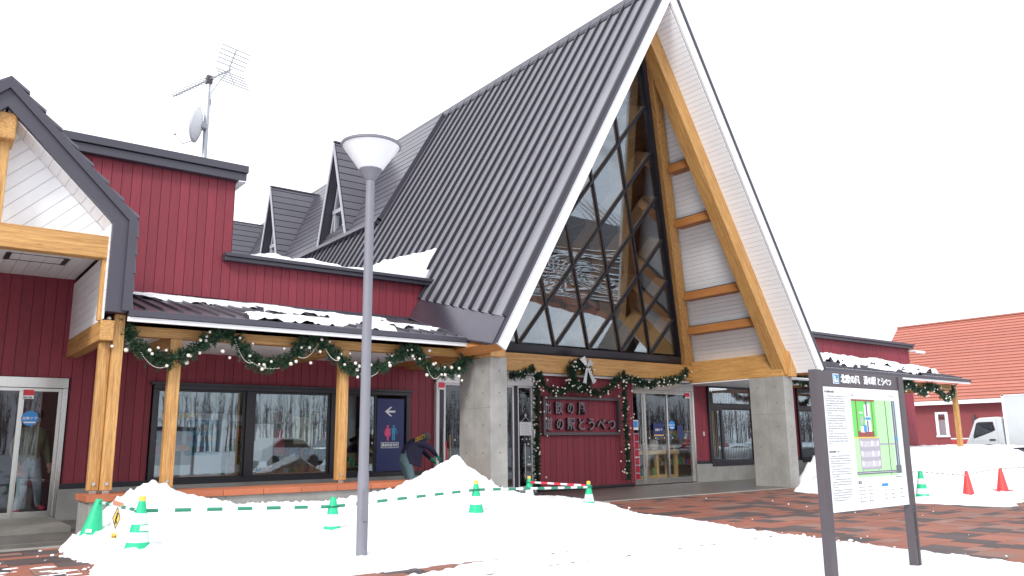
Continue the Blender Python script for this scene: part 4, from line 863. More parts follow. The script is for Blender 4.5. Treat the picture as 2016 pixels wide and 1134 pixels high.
sticker(17.19, 1.60, .25, .25, BLUE2, 'round blue automatic door sticker on the right door glass', 'sticker', y=15.275, round_=True, s='自動ドア', size=.055, band=(-.32, -.22, SIGNW, .7))
sticker(17.52, 1.40, .24, .38, NAVY, 'dark blue poster beside the round sticker on the right door glass', 'poster', y=15.275)
sticker(15.74, 1.60, .20, .26, SIGNW, 'small white framed blue notice beside the right hand garland', 'notice', y=15.265, band=(-.25, .4, BLUE2, .8))
sticker(9.55, 2.44, .16, .16, REDP, 'red square sticker at the upper left of the middle entrance', 'sticker', y=15.19, band=(-.5, -.25, SIGNW, 1.))
nb = sticker(11.97, 1.50, .36, .32, SIGNW, 'white paper notice hanging from a hook on the middle entrance glass', 'notice', y=15.26)
MB().tube([(11.83, 15.255, 1.66), (11.97, 15.25, 1.78), (12.11, 15.255, 1.66)], .005, 5).build('hanging_cord', SIGNW, nb); MB().sphere((11.97, 15.25, 1.81), .04, sc_=(.7, .4, 1.2)).build('suction_hook', SIGNW, nb, smooth=True)
for r_ in range(7): MB().box(11.83, 12.05+.02*(r_ % 3), 15.2555, 15.2565, 1.60-.035*r_, 1.606-.035*r_).build('text_line', GREYP, nb)
for xx, p_ in [(x_, d1) for x_ in (9.95, 10.15, 10.4, 10.6, 11.88, 12.0, 12.1)]+[(x_, d2) for x_ in (16.2, 16.45, 16.8, 17.2, 17.45, 17.7)]: MB().tube([(xx, 15.262 if p_ is d1 else 15.213 if xx < 17 else 15.272, 1.25), (xx, 15.268 if p_ is d1 else 15.219 if xx < 17 else 15.278, 1.25)], .018, 8).build('warning_dot', SIGNW, p_)
# ============================================================ GARLANDS
def garland(name, paths, rad, label, seed, bd=9, group='pine garlands with pearl baubles', br=.030, dens=60, single=True, beads=True, cat='garland'):
    rg = random.Random(seed); path = paths[0]; c0 = Vector(path[len(path)//2])
    root = thing(name, c0, label, cat, group)
    nd = MB(); bb = MB(); bl = []; tw = MB()
    for path in paths:
        pts = [Vector(p) for p in path]; L_ = [0]
        for p, q_ in zip(pts, pts[1:]): L_.append(L_[-1]+(q_-p).length)
        T = L_[-1]
        def at(t):
            for i in range(len(pts)-1):
                if t <= L_[i+1]: 
                    f_ = (t-L_[i])/max(1e-6, L_[i+1]-L_[i]); return pts[i].lerp(pts[i+1], f_), (pts[i+1]-pts[i]).normalized()
            return pts[-1], (pts[-1]-pts[-2]).normalized()
        tw.tube([at(T*i/40)[0] for i in range(41)], .018, 5)
        for _ in range(int(T*dens*2.3)):
            t_ = rg.random()*T; p, d = at(t_); u = d.orthogonal().normalized(); v = d.cross(u); a_ = rg.random()*6.283
            out_ = (u*math.cos(a_)+v*math.sin(a_)); 
            if out_.y > .3: out_.y *= -.5
            out_ = (out_+d*rg.uniform(-.9, .9)+Vector((0, 0, -.15))).normalized(); ln = rad*rg.uniform(.8, 1.5); tip = p+out_*ln; side = out_.orthogonal().normalized(); s2 = out_.cross(side)
            nd.add([p+side*.004, p-side*.004, tip], [(0, 1, 2)])
            for k in range(20):
                b0 = p+out_*ln*(k+1.5)/22; an = rg.random()*6.283; dd = (out_*.75+side*math.cos(an)+s2*math.sin(an)).normalized(); wd = dd.cross(Vector((rg.random(), rg.random(), rg.random()))).normalized()*.0075
                nd.add([b0+wd, b0-wd, b0+dd*rad*rg.uniform(.36, .52)], [(0, 1, 2)])
        for i in range(int(T*bd)):
            t_ = (i+rg.random())/(T*bd)*T; p, d = at(t_); a_ = rg.uniform(-2.6, .2); off = Vector((rg.uniform(-.3, .3), -rad*rg.uniform(.5, 1.), rg.uniform(-1.25, .8)*rad)); bl.append((p+off, br*rg.uniform(.75, 1.15)))
        if beads:
            t_ = 0
            while t_ < T-.5:
                t_ += rg.uniform(.3, .8); 
                if rg.random() < .6:
                    p0, _ = at(t_); p1, _ = at(min(T, t_+rg.uniform(.3, .55))); sg_ = rg.uniform(.05, .14)
                    for k in range(22):
                        f_ = k/21; q_ = p0.lerp(p1, f_)+Vector((0, -rad*1.0, -rad*.6-sg_*4*f_*(1-f_))); bb.sphere(q_, .0075, 5, 3)
    tag(nd.build('pine_needles', NEED, root), kind='stuff'); tw.build('twine', NEED, root)
    me = None
    if single:
        q_ = MB().sphere((0, 0, 0), 1., 12, 8); me = bpy.data.meshes.new('bauble'); me.from_pydata(q_.v, [], q_.f); me.materials.append(PEARL); me.polygons.foreach_set('use_smooth', [True]*len(me.polygons))
        for p, r in bl: ob = place('bauble', me, p, root); ob.scale = (r, r, r)
    else:
        q_ = MB()
        for p, r in bl: q_.sphere(p, r, 8, 6)
        tag(q_.build('small_baubles', PEARL, root, smooth=True), kind='stuff')
    if bb.v: tag(bb.build('bead_string', PEARL, root, smooth=True), kind='stuff')
    return root
GY = 12.60
gl = [(2.45, 2.93), (2.56, 2.76), (2.78, 2.60), (3.04, 2.54), (3.32, 2.62), (3.57, 2.79), (3.80, 2.90), (4.04, 2.90), (4.21, 2.68), (4.46, 2.56), (4.71, 2.56), (5.01, 2.67), (5.22, 2.86), (5.44, 2.92), (5.73, 2.74), (6.06, 2.58), (6.35, 2.52), (6.75, 2.66), (7.05, 2.83), (7.29, 2.89), (7.48, 2.72), (7.70, 2.58), (8.03, 2.57), (8.32, 2.67), (8.52, 2.90)]
garland('pine_garland', [[(x, GY, 2.93-(2.93-z)*1.28) for x, z in gl]], .12, 'long swagged pine garland along the beam of the left canopy', 5, bd=9)
sgp = [(11.19, 2.70), (11.5, 2.74), (11.92, 2.92)]
garland('pine_garland', [[(x, 14.86, z) for x, z in sgp]], .10, 'short pine garland rising from behind the left concrete column', 6, bd=9, br=.026, single=False, beads=False)
garland('pine_garland', [[(12.05, 14.9, 2.78), (12.06, 14.95, 2.0), (12.08, 15.0, 1.1), (12.11, 15.05, .12)]], .09, 'upright pine garland on the left edge of the red sign wall', 7, bd=13, br=.026, single=False, beads=False, dens=75)
garland('pine_garland', [[(12.05, 14.86, 2.80), (12.22, 14.86, 2.52), (12.55, 14.86, 2.38), (12.86, 14.86, 2.40), (13.12, 14.86, 2.60)]], .10, 'pine garland swag to the left of the wreath', 8, bd=13, br=.026, single=False, beads=False)
garland('pine_garland', [[(13.62, 14.86, 2.50), (13.8, 14.86, 2.40), (14.05, 14.86, 2.39), (14.4, 14.86, 2.52), (14.62, 14.86, 2.72), (14.8, 14.86, 2.82)]], .10, 'pine garland swag to the right of the wreath', 9, bd=13, br=.026, single=False, beads=False)
garland('pine_garland', [[(14.98, 14.9, 2.80), (15.02, 14.95, 2.0), (15.10, 15.0, 1.1), (15.16, 15.05, .2)]], .085, 'upright pine garland on the right edge of the red sign wall', 10, bd=13, br=.026, single=False, beads=False, dens=70)
garland('pine_garland', [[(14.9, 14.86, 2.88), (15.25, 14.86, 2.76), (15.6, 14.86, 2.68), (15.9, 14.86, 2.66), (16.25, 14.86, 2.74), (16.7, 14.86, 2.80), (17.1, 14.86, 2.88), (17.5, 14.86, 3.12)]], .11, 'pine garland hanging above the right entrance door', 11, bd=11, br=.026, single=False, beads=False)
garland('pine_garland', [[(x, GY, z) for x, z in ((18.5, 2.9), (18.9, 2.84), (19.3, 2.76), (19.7, 2.74), (20.1, 2.68), (20.6, 2.80), (21.2, 2.88))]], .13, 'pine garland beside the right concrete column', 12, bd=9, br=.026, single=False, beads=False)
garland('pine_garland', [[(x, GY, z) for x, z in ((23.6, 2.85), (24.0, 2.66), (24.5, 2.62), (25.0, 2.78), (25.45, 2.88), (25.74, 2.70), (26.22, 2.62), (26.76, 2.84), (27.1, 2.80), (27.4, 2.60), (27.75, 2.46), (28.12, 2.54), (28.40, 2.84))]], .13, 'pine garland under the far end of the right canopy', 13, bd=7, br=.03, single=False, beads=False)
ring_ = [(13.36+.27*math.cos(t), 14.84, 2.80+.30*math.sin(t)) for t in (2*math.pi*k/24 for k in range(25))]
wr = garland('christmas_wreath', [ring_], .13, 'round pine wreath with pearl baubles and a silver bow over the red sign wall', 14, bd=18, group=None, br=.028, dens=110, single=False, beads=False, cat='wreath'); 
bw = MB()
def ribbon(p, q_, w0, w1, th=.01):
    p, q_ = Vector(p), Vector(q_); d = (q_-p).normalized(); s_ = Vector((d.z, 0, -d.x)).normalized(); bw.prism([p-s_*w0/2, p+s_*w0/2, q_+s_*w1/2, q_-s_*w1/2], (0, -th, 0))
for p, q_, w0, w1 in (((13.47, 14.66, 3.02), (13.36, 14.70, 3.24), .05, .20), ((13.47, 14.66, 3.02), (13.66, 14.68, 3.16), .05, .20), ((13.47, 14.65, 3.02), (13.38, 14.66, 2.60), .05, .11), ((13.47, 14.65, 3.02), (13.72, 14.67, 2.62), .05, .12)): ribbon(p, q_, w0, w1)
bw.sphere((13.47, 14.64, 3.02), .045, 8, 6); bw.build('silver_bow', SILV, wr)
# ============================================================ TRAFFIC CONES AND BARS
cone_g = 'green traffic cones around the snow'
def make_cone(col, bands, cap, label, grp):
    c = thing('traffic_cone', (0, 0, 0), label, 'traffic cone', grp)
    r = lambda z: .135-(.135-.032)*z/.545
    MB().lathe([(r(0), 0), (r(.545), .545)], n=20).build('cone_body', col, c, smooth=True)
    b_ = MB(); b_.box(-.17, .17, -.17, .17, -.02, .004); b_.build('base', col, c)
    for z0, z1 in bands: MB().lathe([(r(z0)+.0015, z0), (r(z1)+.0015, z1)], n=20).build('reflective_band', REFL, c, smooth=True)
    if cap: MB().lathe([(.034, .535), (.036, .54), (.034, .58), (.02, .585)], n=14).build('cone_cap', YEL, c, smooth=True)
    return c
c2 = make_cone(GREEN, ((.12, .22), (.30, .41)), True, 'green and white cone with a paper label nearest the lamp on the left', cone_g); c2.location = (2.09, 9.25, snow_h(2.09, 9.25)-.06); WL[c2.name] = c2.location.copy(); c2.rotation_euler = (0, math.radians(2), .3)
lb = MB().box(-.045, .045, -.135, -.128, .27, .325).build('paper_label', SIGNW, None); lb.parent = c2; lb.location = (0.0, -.09, .235)
c1 = make_cone(GREEN, (), False, 'plain green cone leaning at the left tip of the snow heap', cone_g); c1.location = (1.97, 11.15, .02); c1.rotation_euler = (math.radians(3), math.radians(7), 0); c1.scale = (1.15, 1.15, 1.0)
lb = MB().box(-.03, .03, -.13, -.124, .12, .16).build('paper_label', SIGNW, None); lb.parent = c1; lb.location = (-.055, -.105, .16)
c3 = make_cone(GREEN, ((.20, .34),), False, 'faded green cone with one white band just left of the lamp post', cone_g); c3.location = (4.38, 9.5, .0); c3.rotation_euler = (0, .02, 0)
c4 = make_cone(GREEN, ((.24, .36), (.02, .12)), True, 'green cone in the middle of the snow mound before the left column', cone_g); c4.location = (6.93, 10.05, snow_h(6.93, 10.05)-.13); WL[c4.name] = c4.location.copy()
c5 = copy_tree(c4, (9.60, 12.15, -.03)); c5['label'] = 'green cone in front of the middle entrance glass with the red bar on it'
c6 = copy_tree(c4, (9.72, 10.62, -.08)); c6['label'] = 'green cone at the right tip of the snow mound'
c7 = make_cone(GREEN, ((.12, .22), (.30, .40)), False, 'green and white striped cone on the snow right of the notice board', cone_g); c7.location = (15.45, 7.62, .03); 
c8 = make_cone(REDC, (), False, 'torn red cone between the striped green cone and the other red one', 'red traffic cones'); c8.location = (16.5, 7.25, .08); c8.scale = (.8, .8, .86); WL[c8.name] = Vector((16.5, 7.25, .08))
c9 = copy_tree(c8, (17.9, 7.2, .13), (0, 0, .8)); c9['label'] = 'red cone farthest to the right on the snow bank'; c9.scale = (.8, .8, .80)
def bar(p, q_, m1, m2, label, grp, rad=.019, seg=.17, rings=True, sag=.0, nm='cone_bar', cat='barrier bar'):
    p, q_ = Vector(p), Vector(q_); root = thing(nm, p.lerp(q_, .5), label, cat, grp); L_ = (q_-p).length; n = int(L_/seg); P = lambda t: p.lerp(q_, t)-Vector((0, 0, 4*sag*t*(1-t)))
    MB().tube([P(i/12) for i in range(13)], rad, 8).build('bar_tube', m2, root, smooth=True)
    for k in range(0, n, 2): MB().tube([P(k/n), P((k+1)/n)], rad*1.06, 8).build('colour_band', m1, root, smooth=True)
    if rings:
        for e in (p, q_):
            MB().tube([e+Vector((.055*math.cos(t), .055*math.sin(t), 0)) for t in (2*math.pi*k/14 for k in range(15))], .010, 6).build('end_ring', GREENB, root, smooth=True)
bg_ = 'striped bars linking the cones'
T1, T2, T3, T4, T5, T6 = (2.05, 11.15, .52), (2.12, 9.35, .52), (4.39, 9.5, .43), (6.93, 10.05, snow_h(6.93, 10.05)+.32), (9.60, 12.15, .44), (9.72, 10.62, .40)
bar(T1, T2, GREENB, REFL, 'green and white bar between the plain leaning cone and the labelled cone', bg_)
bar(T2, T3, GREENB, SIGNW, 'green and white bar from the labelled cone to the faded cone', bg_); bar(T3, T4, GREENB, SIGNW, 'green and white bar passing behind the lamp post', bg_)
bar(T4, T6, GREENB, SIGNW, 'green and white bar between the two rightmost cones of the mound', bg_); bar(T5, (9.72, 10.62, .425), REDP, SIGNW, 'red and white bar sloping down to the right tip cone', bg_)
TW = mat('grey_twisted_rope', (.22, .18, .17), .7)
bar((10.6, 8.2, .60), (15.45, 7.62, .575), TW, TW, 'thin dark rope reaching the striped cone from the left', 'ropes between the cones on the right', rad=.007, seg=.5, rings=False, sag=.03, nm='rope', cat='rope') if False else None
bar((14.2, 8.0, .585), (15.45, 7.62, .55), TW, TW, 'dark rope behind the notice board reaching the striped green cone', 'ropes beside the cones on the right', rad=.010, seg=.3, rings=False, nm='rope', cat='rope')
bar((15.45, 7.62, .55), (16.5, 7.25, .46), TW, REFL, 'rope between the striped green cone and the torn red cone', 'ropes beside the cones on the right', rad=.010, seg=.06, rings=False, nm='rope', cat='rope')
bar((16.5, 7.25, .49), (17.9, 7.2, .55), TW, REFL, 'rope between the two red cones', 'ropes beside the cones on the right', rad=.010, seg=.06, rings=False, nm='rope', cat='rope')
bar((17.9, 7.2, .55), (20.6, 6.4, .60), TW, REFL, 'rope running off to the right of the last red cone', 'ropes beside the cones on the right', rad=.010, seg=.06, rings=False, nm='rope', cat='rope')
# small warning sign stuck in the snow
wg = thing('warning_sign', (2.03, 10.1, .05), 'small white plate with a yellow warning diamond stuck in the snow between two cones', 'warning sign')
pl = MB(); pl.prism([(1.985, 10.1, .08), (2.075, 10.1, .05), (2.105, 10.1, .46), (1.995, 10.1, .50)], (0, .012, 0)); pl.build('plate', SIGNW, wg)
MB().prism([(1.993, 10.096, .48), (2.105, 10.096, .44), (2.108, 10.096, .49), (1.994, 10.096, .535)], (0, .014, 0)).build('clip', mat('faded_orange', (.55, .25, .16), .6), wg)
cx0, cz0 = 2.04, .335
for sc_, m_, yy_ in ((1., BLK, 10.097), (.84, YEL, 10.094)): MB().prism([(cx0-.042*sc_, yy_, cz0), (cx0-.004, yy_, cz0-.125*sc_), (cx0+.042*sc_, yy_, cz0-.01), (cx0+.006, yy_, cz0+.12*sc_)], (0, .003, 0)).build('diamond', m_, wg)
g_ = MB(); g_.sphere((cx0+.008, 10.092, cz0+.045), .011, 8, 5); g_.beam((cx0+.006, 10.092, cz0+.03), (cx0-.006, 10.092, cz0-.02), .016, .003, up=(0, 1, 0)); g_.beam((cx0-.006, 10.092, cz0-.02), (cx0+.006, 10.092, cz0-.06), .009, .003, up=(0, 1, 0)); g_.beam((cx0-.008, 10.092, cz0-.02), (cx0-.012, 10.092, cz0-.07), .009, .003, up=(0, 1, 0)); g_.build('slipping_figure', BLK, wg)
MB().prism([(2.00, 10.096, .125), (2.055, 10.096, .105), (2.06, 10.096, .16), (2.003, 10.096, .18)], (0, .003, 0)).build('caption_plate', YEL, wg); text('注意', (2.004, 10.094, .122), .026, BLK, wg, ext=.0005)
wg.location.z += .07
# ============================================================ ROOF EQUIPMENT
am = thing('television_aerial', (4.6, 17, 6.38), 'galvanised roof mast with a many-toothed television aerial on the tall red block', 'aerial')
GALV = mat('galvanised_steel', (.42, .44, .48), .4, metal=.5)
MB().lathe([(.055, 0), (.055, 2.3), (.045, 2.32), (.045, 2.85)], (4.6, 17, 6.35), 12).build('mast', GALV, am, smooth=True)
bd = Vector((-.26, .96, .02)); bp = Vector((4.6, 17, 9.12)); sd_ = Vector((.96, .26, 0)); q = MB(); q.beam(bp+bd*1.5, bp-bd*.85, .025, .025); q.build('boom', GALV, am)
q = MB()
for k in range(15): c_0 = bp+bd*(1.45-k*.115)+Vector((0, 0, .02)); q.tube([c_0-sd_*.11, c_0+sd_*.11], .011, 5)
tag(q.build('director_element', GALV, am), kind='stuff')
q = MB(); e0 = bp-bd*.75
for sg in (1, -1):
    q.beam(e0, e0-bd*.22*sg*0-bd*.25+Vector((0, 0, .40*sg)), .02, .02, up=(1, 0, 0))
    for k in range(1, 6): c_0 = e0+(-bd*.25+Vector((0, 0, .40*sg)))*(k/5); q.tube([c_0-sd_*.34, c_0+sd_*.36], .012, 5)
q.build('reflector', GALV, am); q = MB(); q.box(bp.x-.06, bp.x+.06, 16.93, 17.07, 9.02, 9.2); q.build('mast_clamp', BROWN, am)
MB().tube([bp-bd*.7+Vector((0, 0, -.02)), (4.72, 16.85, 8.95), (4.64, 16.93, 8.8), (4.65, 16.94, 8.5)], .008, 5).build('cable', BLK, am)
sdh = thing('satellite_dish', (4.38, 16.95, 7.97), 'grey white satellite dish clamped halfway up the roof mast', 'satellite dish')
n_ = Vector((-.84, .52, .14)).normalized(); u_ = n_.cross(Vector((0, 0, 1))).normalized(); v_ = n_.cross(u_); cc_ = Vector((4.36, 16.9, 8.0)); q = MB(); vs = []; fs = []
for i in range(7):
    for k in range(28): t = 2*math.pi*k/28; r = .42*i/6; vs.append(cc_+u_*r*math.cos(t)*.93+v_*r*math.sin(t)+n_*(.12*(i/6)**2-.12))
for i in range(6):
    for k in range(28): fs.append((i*28+k, i*28+(k+1) % 28, (i+1)*28+(k+1) % 28, (i+1)*28+k))
q.add(vs, fs); o_ = q.build('reflector_dish', SIGNW, sdh, smooth=True); md = o_.modifiers.new('t', 'SOLIDIFY'); md.thickness = .012
q = MB(); q.box(4.40, 4.56, 16.93, 17.03, 7.92, 8.08); q.beam(cc_-n_*.12, (4.58, 16.98, 8.0), .09, .12); q.build('bracket', GALV, sdh)
lo_ = cc_-v_*.40 if v_.z > 0 else cc_+v_*.40
MB().tube([lo_, lo_+n_*.2+Vector((0, 0, -.10)), cc_+n_*.42+Vector((0, 0, -.34))], .012, 6).sphere(cc_+n_*.43+Vector((0, 0, -.31)), .03).build('feed_arm', GALV, sdh)
scm = thing('security_camera', (31.02, 15.0, 4.42), 'small white security camera on the corner of the right wing', 'security camera')
MB().box(30.98, 31.08, 15.0, 15.28, 4.46, 4.52).build('arm', WHITE, scm); MB().tube([(31.0, 14.98, 4.44), (31.25, 14.75, 4.40)], .055, 10).build('housing', WHITE, scm, smooth=True)
# meter box and red post on the right wing corner
tag(B('meter_box', 31.12, 31.28, 16.2, 16.6, 1.7, 2.35, WHITE), 'white meter box on the corner of the right wing', 'box')
# ============================================================ INSIDE THE SHOPS
GOODS = [mat('goods_'+n, c, .5) for n, c in (('yellow', (.6, .42, .06)), ('green', (.08, .3, .1)), ('red', (.5, .05, .05)), ('blue', (.06, .14, .4)), ('white', (.7, .7, .68)), ('brown', (.25, .13, .07)), ('orange', (.6, .22, .06)))]
SH = mat('shelf_wood', (.36, .23, .10), .6)
tag(B('back_partition', 2.5, 9.05, 20.4, 20.5, 0.03, 2.9, mat('cream_partition', (.45, .45, .42), .8)), 'cream partition wall at the back of the shop', 'wall')
tag(B('floor', 2.45, 9.1, 15.46, 20.4, .03, .05, mat('vinyl_floor', (.32, .31, .29), .3)), kind='structure')
def shelf(x0, x1, y0, y1, hs, label, seed, m=SH, dens=.13, grp='display shelves inside the shop'):
    rs = random.Random(seed); t = thing('display_shelf', ((x0+x1)/2, (y0+y1)/2, .05), label, 'shelf', grp)
    for xx in (x0, x1-.04): B('side_panel', xx, xx+.04, y0, y1, .05, hs[-1]+.3, m, t)
    B('back_panel', x0+.04, x1-.04, y1-.03, y1, .05, hs[-1]+.3, m, t)
    for z in hs:
        B('shelf_board', x0+.04, x1-.04, y0, y1-.03, z, z+.03, m, t); x = x0+.08; g = MB()
        while x < x1-.16:
            w_ = rs.uniform(dens*.6, dens*1.2); g.box(x, x+w_*.9, y0+.03, y0+.22, z+.031, z+.031+rs.uniform(.10, .22), rs.choice(GOODS)); x += w_
        tag(g.build('goods', None, t), kind='stuff')
shelf(2.7, 4.3, 16.6, 17.0, (.3, .65, 1.0), 'low wooden shelf of packets inside the left bay of the shop window', 1)
shelf(5.5, 6.7, 17.2, 17.6, (.25, .6, .95, 1.3), 'tall shelf of boxes inside the second bay of the shop window', 2)
shelf(3.0, 4.2, 18.6, 19.0, (.5, .9, 1.3, 1.7), 'wall shelf at the back of the shop behind the low shelf', 3)
shelf(6.9, 8.4, 18.6, 19.0, (.5, .9, 1.3, 1.7), 'wall shelf at the back of the shop near the navy panel', 4)
shelf(7.3, 7.9, 15.7, 16.0, (.2, .45, .7), 'small brochure shelf just behind the window beside the navy panel', 5, dens=.09)
for i, (x0, lab) in enumerate(((4.45, 'white drinks vending machine inside the shop behind the first window mullion'), (5.35, 'second white vending machine further right inside the shop'))):
    f_ = thing('vending_machine', (x0+.4, 17.0, .05), lab, 'vending machine', 'vending machines inside the shop')
    B('cabinet', x0, x0+.8, 16.7+i*.9, 17.3+i*.9, .05, 1.83, WHITE, f_, bevel=.01); B('display_window', x0+.08, x0+.72, 16.688+i*.9, 16.70+i*.9, 1.0, 1.7, BLUEP if i == 0 else GREYP, f_); B('slot_panel', x0+.1, x0+.7, 16.69+i*.9, 16.70+i*.9, .25, .5, BLK, f_)
    for r_ in range(3):
        for k in range(6): MB().tube([(x0+.14+k*.1, 16.675+i*.9, 1.06+r_*.21), (x0+.14+k*.1, 16.675+i*.9, 1.18+r_*.21)], .03, 8).build('drink_can', GOODS[(k+r_*2+i) % 7], f_)
tag(B('banner', 5.40, 5.52, 15.62, 15.64, 1.45, 2.15, REDP), 'narrow red hanging banner behind the window mullion', 'banner')
for i, (x0, x1, z0, z1, m_, lab) in enumerate(((5.6, 6.0, .75, 1.6, GOODS[4], 'tall white poster standing behind the second window bay'), (6.45, 6.85, 1.2, 1.75, mat('straw_poster', (.5, .46, .32), .6), 'straw coloured poster behind the right end of the second window bay'), (3.7, 4.5, 1.72, 1.80, GOODS[0], 'long yellow price strip high in the first window bay'), (4.1, 4.4, 1.1, 1.2, GOODS[6], 'small orange card low in the first window bay'), (6.1, 6.3, 1.0, 1.5, GOODS[2], 'small red poster inside the second window bay'))): tag(B('poster', x0, x1, 15.9+.05*i, 15.91+.05*i, z0, z1, m_), lab, 'poster')
tag(B('curtain', 7.10, 7.22, 15.5, 15.55, .62, 2.2, mat('pale_curtain', (.5, .56, .56), .8)), 'pale vertical curtain beside the canopy post in the shop window', 'curtain')
# right entrance: gift boxes, table, bags
gb = 'red gift boxes stacked inside the right entrance'
for k in range(6):
    b0 = thing('gift_box', (15.86, 15.62, .14+k*.21), ['bottom', 'second from bottom', 'third from bottom', 'third from top', 'second from top', 'top'][k]+' red box with white ribbon in the stack by the right door', 'gift box', gb)
    z = .14+k*.21; B('box', 15.66, 16.05, 15.46, 15.76, z, z+.205, REDP, b0, bevel=.004); B('ribbon', 15.83, 15.865, 15.452, 15.459, z, z+.205, SIGNW, b0); B('ribbon', 15.66, 16.05, 15.452, 15.459, z+.175, z+.195, SIGNW, b0)
LWD = mat('pale_pine_table', (.62, .42, .17), .5)
tb = thing('display_table', (17.1, 16.2, 0), 'pale wooden display table just inside the right entrance', 'table')
B('table_top', 16.0, 18.05, 15.8, 16.7, .80, .90, LWD, tb, bevel=.006); B('lower_shelf', 16.1, 17.95, 15.85, 16.65, .14, .22, LWD, tb)
for xx in (16.05, 17.12, 17.55, 17.92):
    for yy_ in (15.84, 16.58): B('leg', xx, xx+.09, yy_, yy_+.09, .03, .80, LWD, tb)
rs = random.Random(4); ORD = ('first', 'second', 'third', 'fourth', 'fifth', 'sixth', 'seventh', 'eighth', 'ninth')
for k in range(9):
    x0 = 16.22+k*.105; ci = rs.choice((4, 2, 1, 3)); b0 = tag(MB().lathe([(.045, 0), (.052, .08), (.045, .17), (.012, .20), (.02, .23)], (x0, 15.95+rs.uniform(-.03, .03), .22), 8).build('gift_bag', GOODS[ci], None, smooth=True), f"small {('', 'green', 'red', 'blue', 'white')[ci]} gift bag, {ORD[k]} from the left on the lower table shelf", 'bag', 'gift bags on the lower shelf')
for k in range(5):
    x0 = 16.2+k*.24; tag(MB().lathe([(.07, 0), (.10, .06), (.08, .18), (.03, .24)], (x0, 16.1, .90), 10).build('packet', GOODS[4 if k % 2 else 5], None, smooth=True), f"{'white' if k % 2 else 'brown'} bagged snack, {ORD[k]} from the left on top of the display table", 'packet', 'packets on the display table')
MB_r = thing('rice_sack', (17.3, 16.1, .9), 'plump beige sack on the right end of the display table', 'sack'); MB().sphere((17.25, 16.05, 1.05), .17, 12, 8, sc_=(1, .7, 1)).build('sack_body', mat('beige_cloth', (.5, .46, .38), .8), MB_r, smooth=True)
shelf(10.0, 11.5, 20.2, 20.6, (.5, .9, 1.3), 'shelf deep inside the hall behind the middle entrance', 6); shelf(18.9, 20.8, 17.5, 17.9, (.4, .8, 1.2), 'shelf inside the right wing behind the three part window', 7)
bl_ = MB()
for k in range(26): bl_.box(18.92+k*.078, 18.925+k*.078+.02, 15.50, 15.51, .6, 2.7)
tag(bl_.build('vertical_blind', mat('blind_fabric', (.42, .46, .46), .8)), 'pale vertical blind hanging behind the right wing window', 'blind')
# ============================================================ RED BARN BUILDING, RIGHT BACKGROUND
rb = thing('barn_building', (47, 15, 0), 'barn red building with a large orange shingle roof behind the delivery truck', 'building')
wb = B('wall', 45.05, 54.5, 3.0, 24.4, -.1, 3.05, BRED, rb)
MB().prism([(45.05, 24.38, 3.0), (54.5, 24.38, 3.0), (49.8, 24.38, 7.7)], (0, -.1, 0)).build('gable_wall', BRED, rb)
rf = MB().prism([(44.62, 2.6, 2.98), (49.8, 2.6, 7.86), (49.8, 2.6, 8.0), (44.62, 2.6, 3.1)], (0, 22.35, 0)).build('roof', BROOF, rb)
MB().prism([(54.9, 2.6, 2.98), (49.8, 2.6, 7.86), (49.8, 2.6, 8.0), (54.9, 2.6, 3.1)], (0, 22.35, 0)).build('roof', BROOF, rb)
rl = math.hypot(5.18, 4.9); ru = Vector((5.18, 0, 4.9)).normalized()
nc = 27
for k in range(nc):
    a0 = rl*k/nc; o0 = Vector((44.62, 2.6, 3.11))+ru*a0; nn_ = Vector((-4.9, 0, 5.18)).normalized()
    MB().prism([o0, o0+ru*(rl/nc), o0+ru*(rl/nc)+nn_*.012, o0+nn_*.055], (0, 22.4, 0)).build('shingle_course', BROOF, rf)
B('ridge_cap', 49.65, 49.95, 2.6, 25.0, 7.98, 8.06, BROOF, rf); B('eave_fascia', 44.55, 44.62, 2.6, 25.0, 2.90, 3.10, WHITE, rb)
def bwin(y0, y1, z0, z1):
    q = MB(); q.box(44.98, 45.06, y0, y1, z1-.12, z1); q.box(44.96, 45.06, y0-.03, y1+.03, z0, z0+.10); q.box(44.98, 45.06, y0, y0+.14, z0+.1, z1-.12); q.box(44.98, 45.06, y1-.14, y1, z0+.1, z1-.12); f_ = q.build('window', WHITE, rb); MB().box(45.0, 45.04, y0+.14, y1-.14, z0+.1, z1-.12).build('pane', GLASS, f_)
bwin(20.40, 21.05, 1.18, 2.52); bwin(10.0, 10.65, 1.18, 2.52)
for k in range(5): B('clapboard', 45.01, 45.05, 3.0, 20.35, .35+k*.14, .47+k*.14, mat('bright_barn_red', (.40, .045, .05), .6) if k == 0 else bpy.data.materials['bright_barn_red'], wb)
B('sill_band', 44.99, 45.05, 3.0, 20.35, 1.06, 1.12, WHITE, wb); B('downpipe', 44.93, 45.03, 19.0, 19.1, 1.5, 2.3, BROWN, rb)
tag(B('corner_wall', 31.12, 31.2, 15.45, 15.6, .0, 3.0, RED, None), 'narrow dark red corner post of the right wing', 'post')
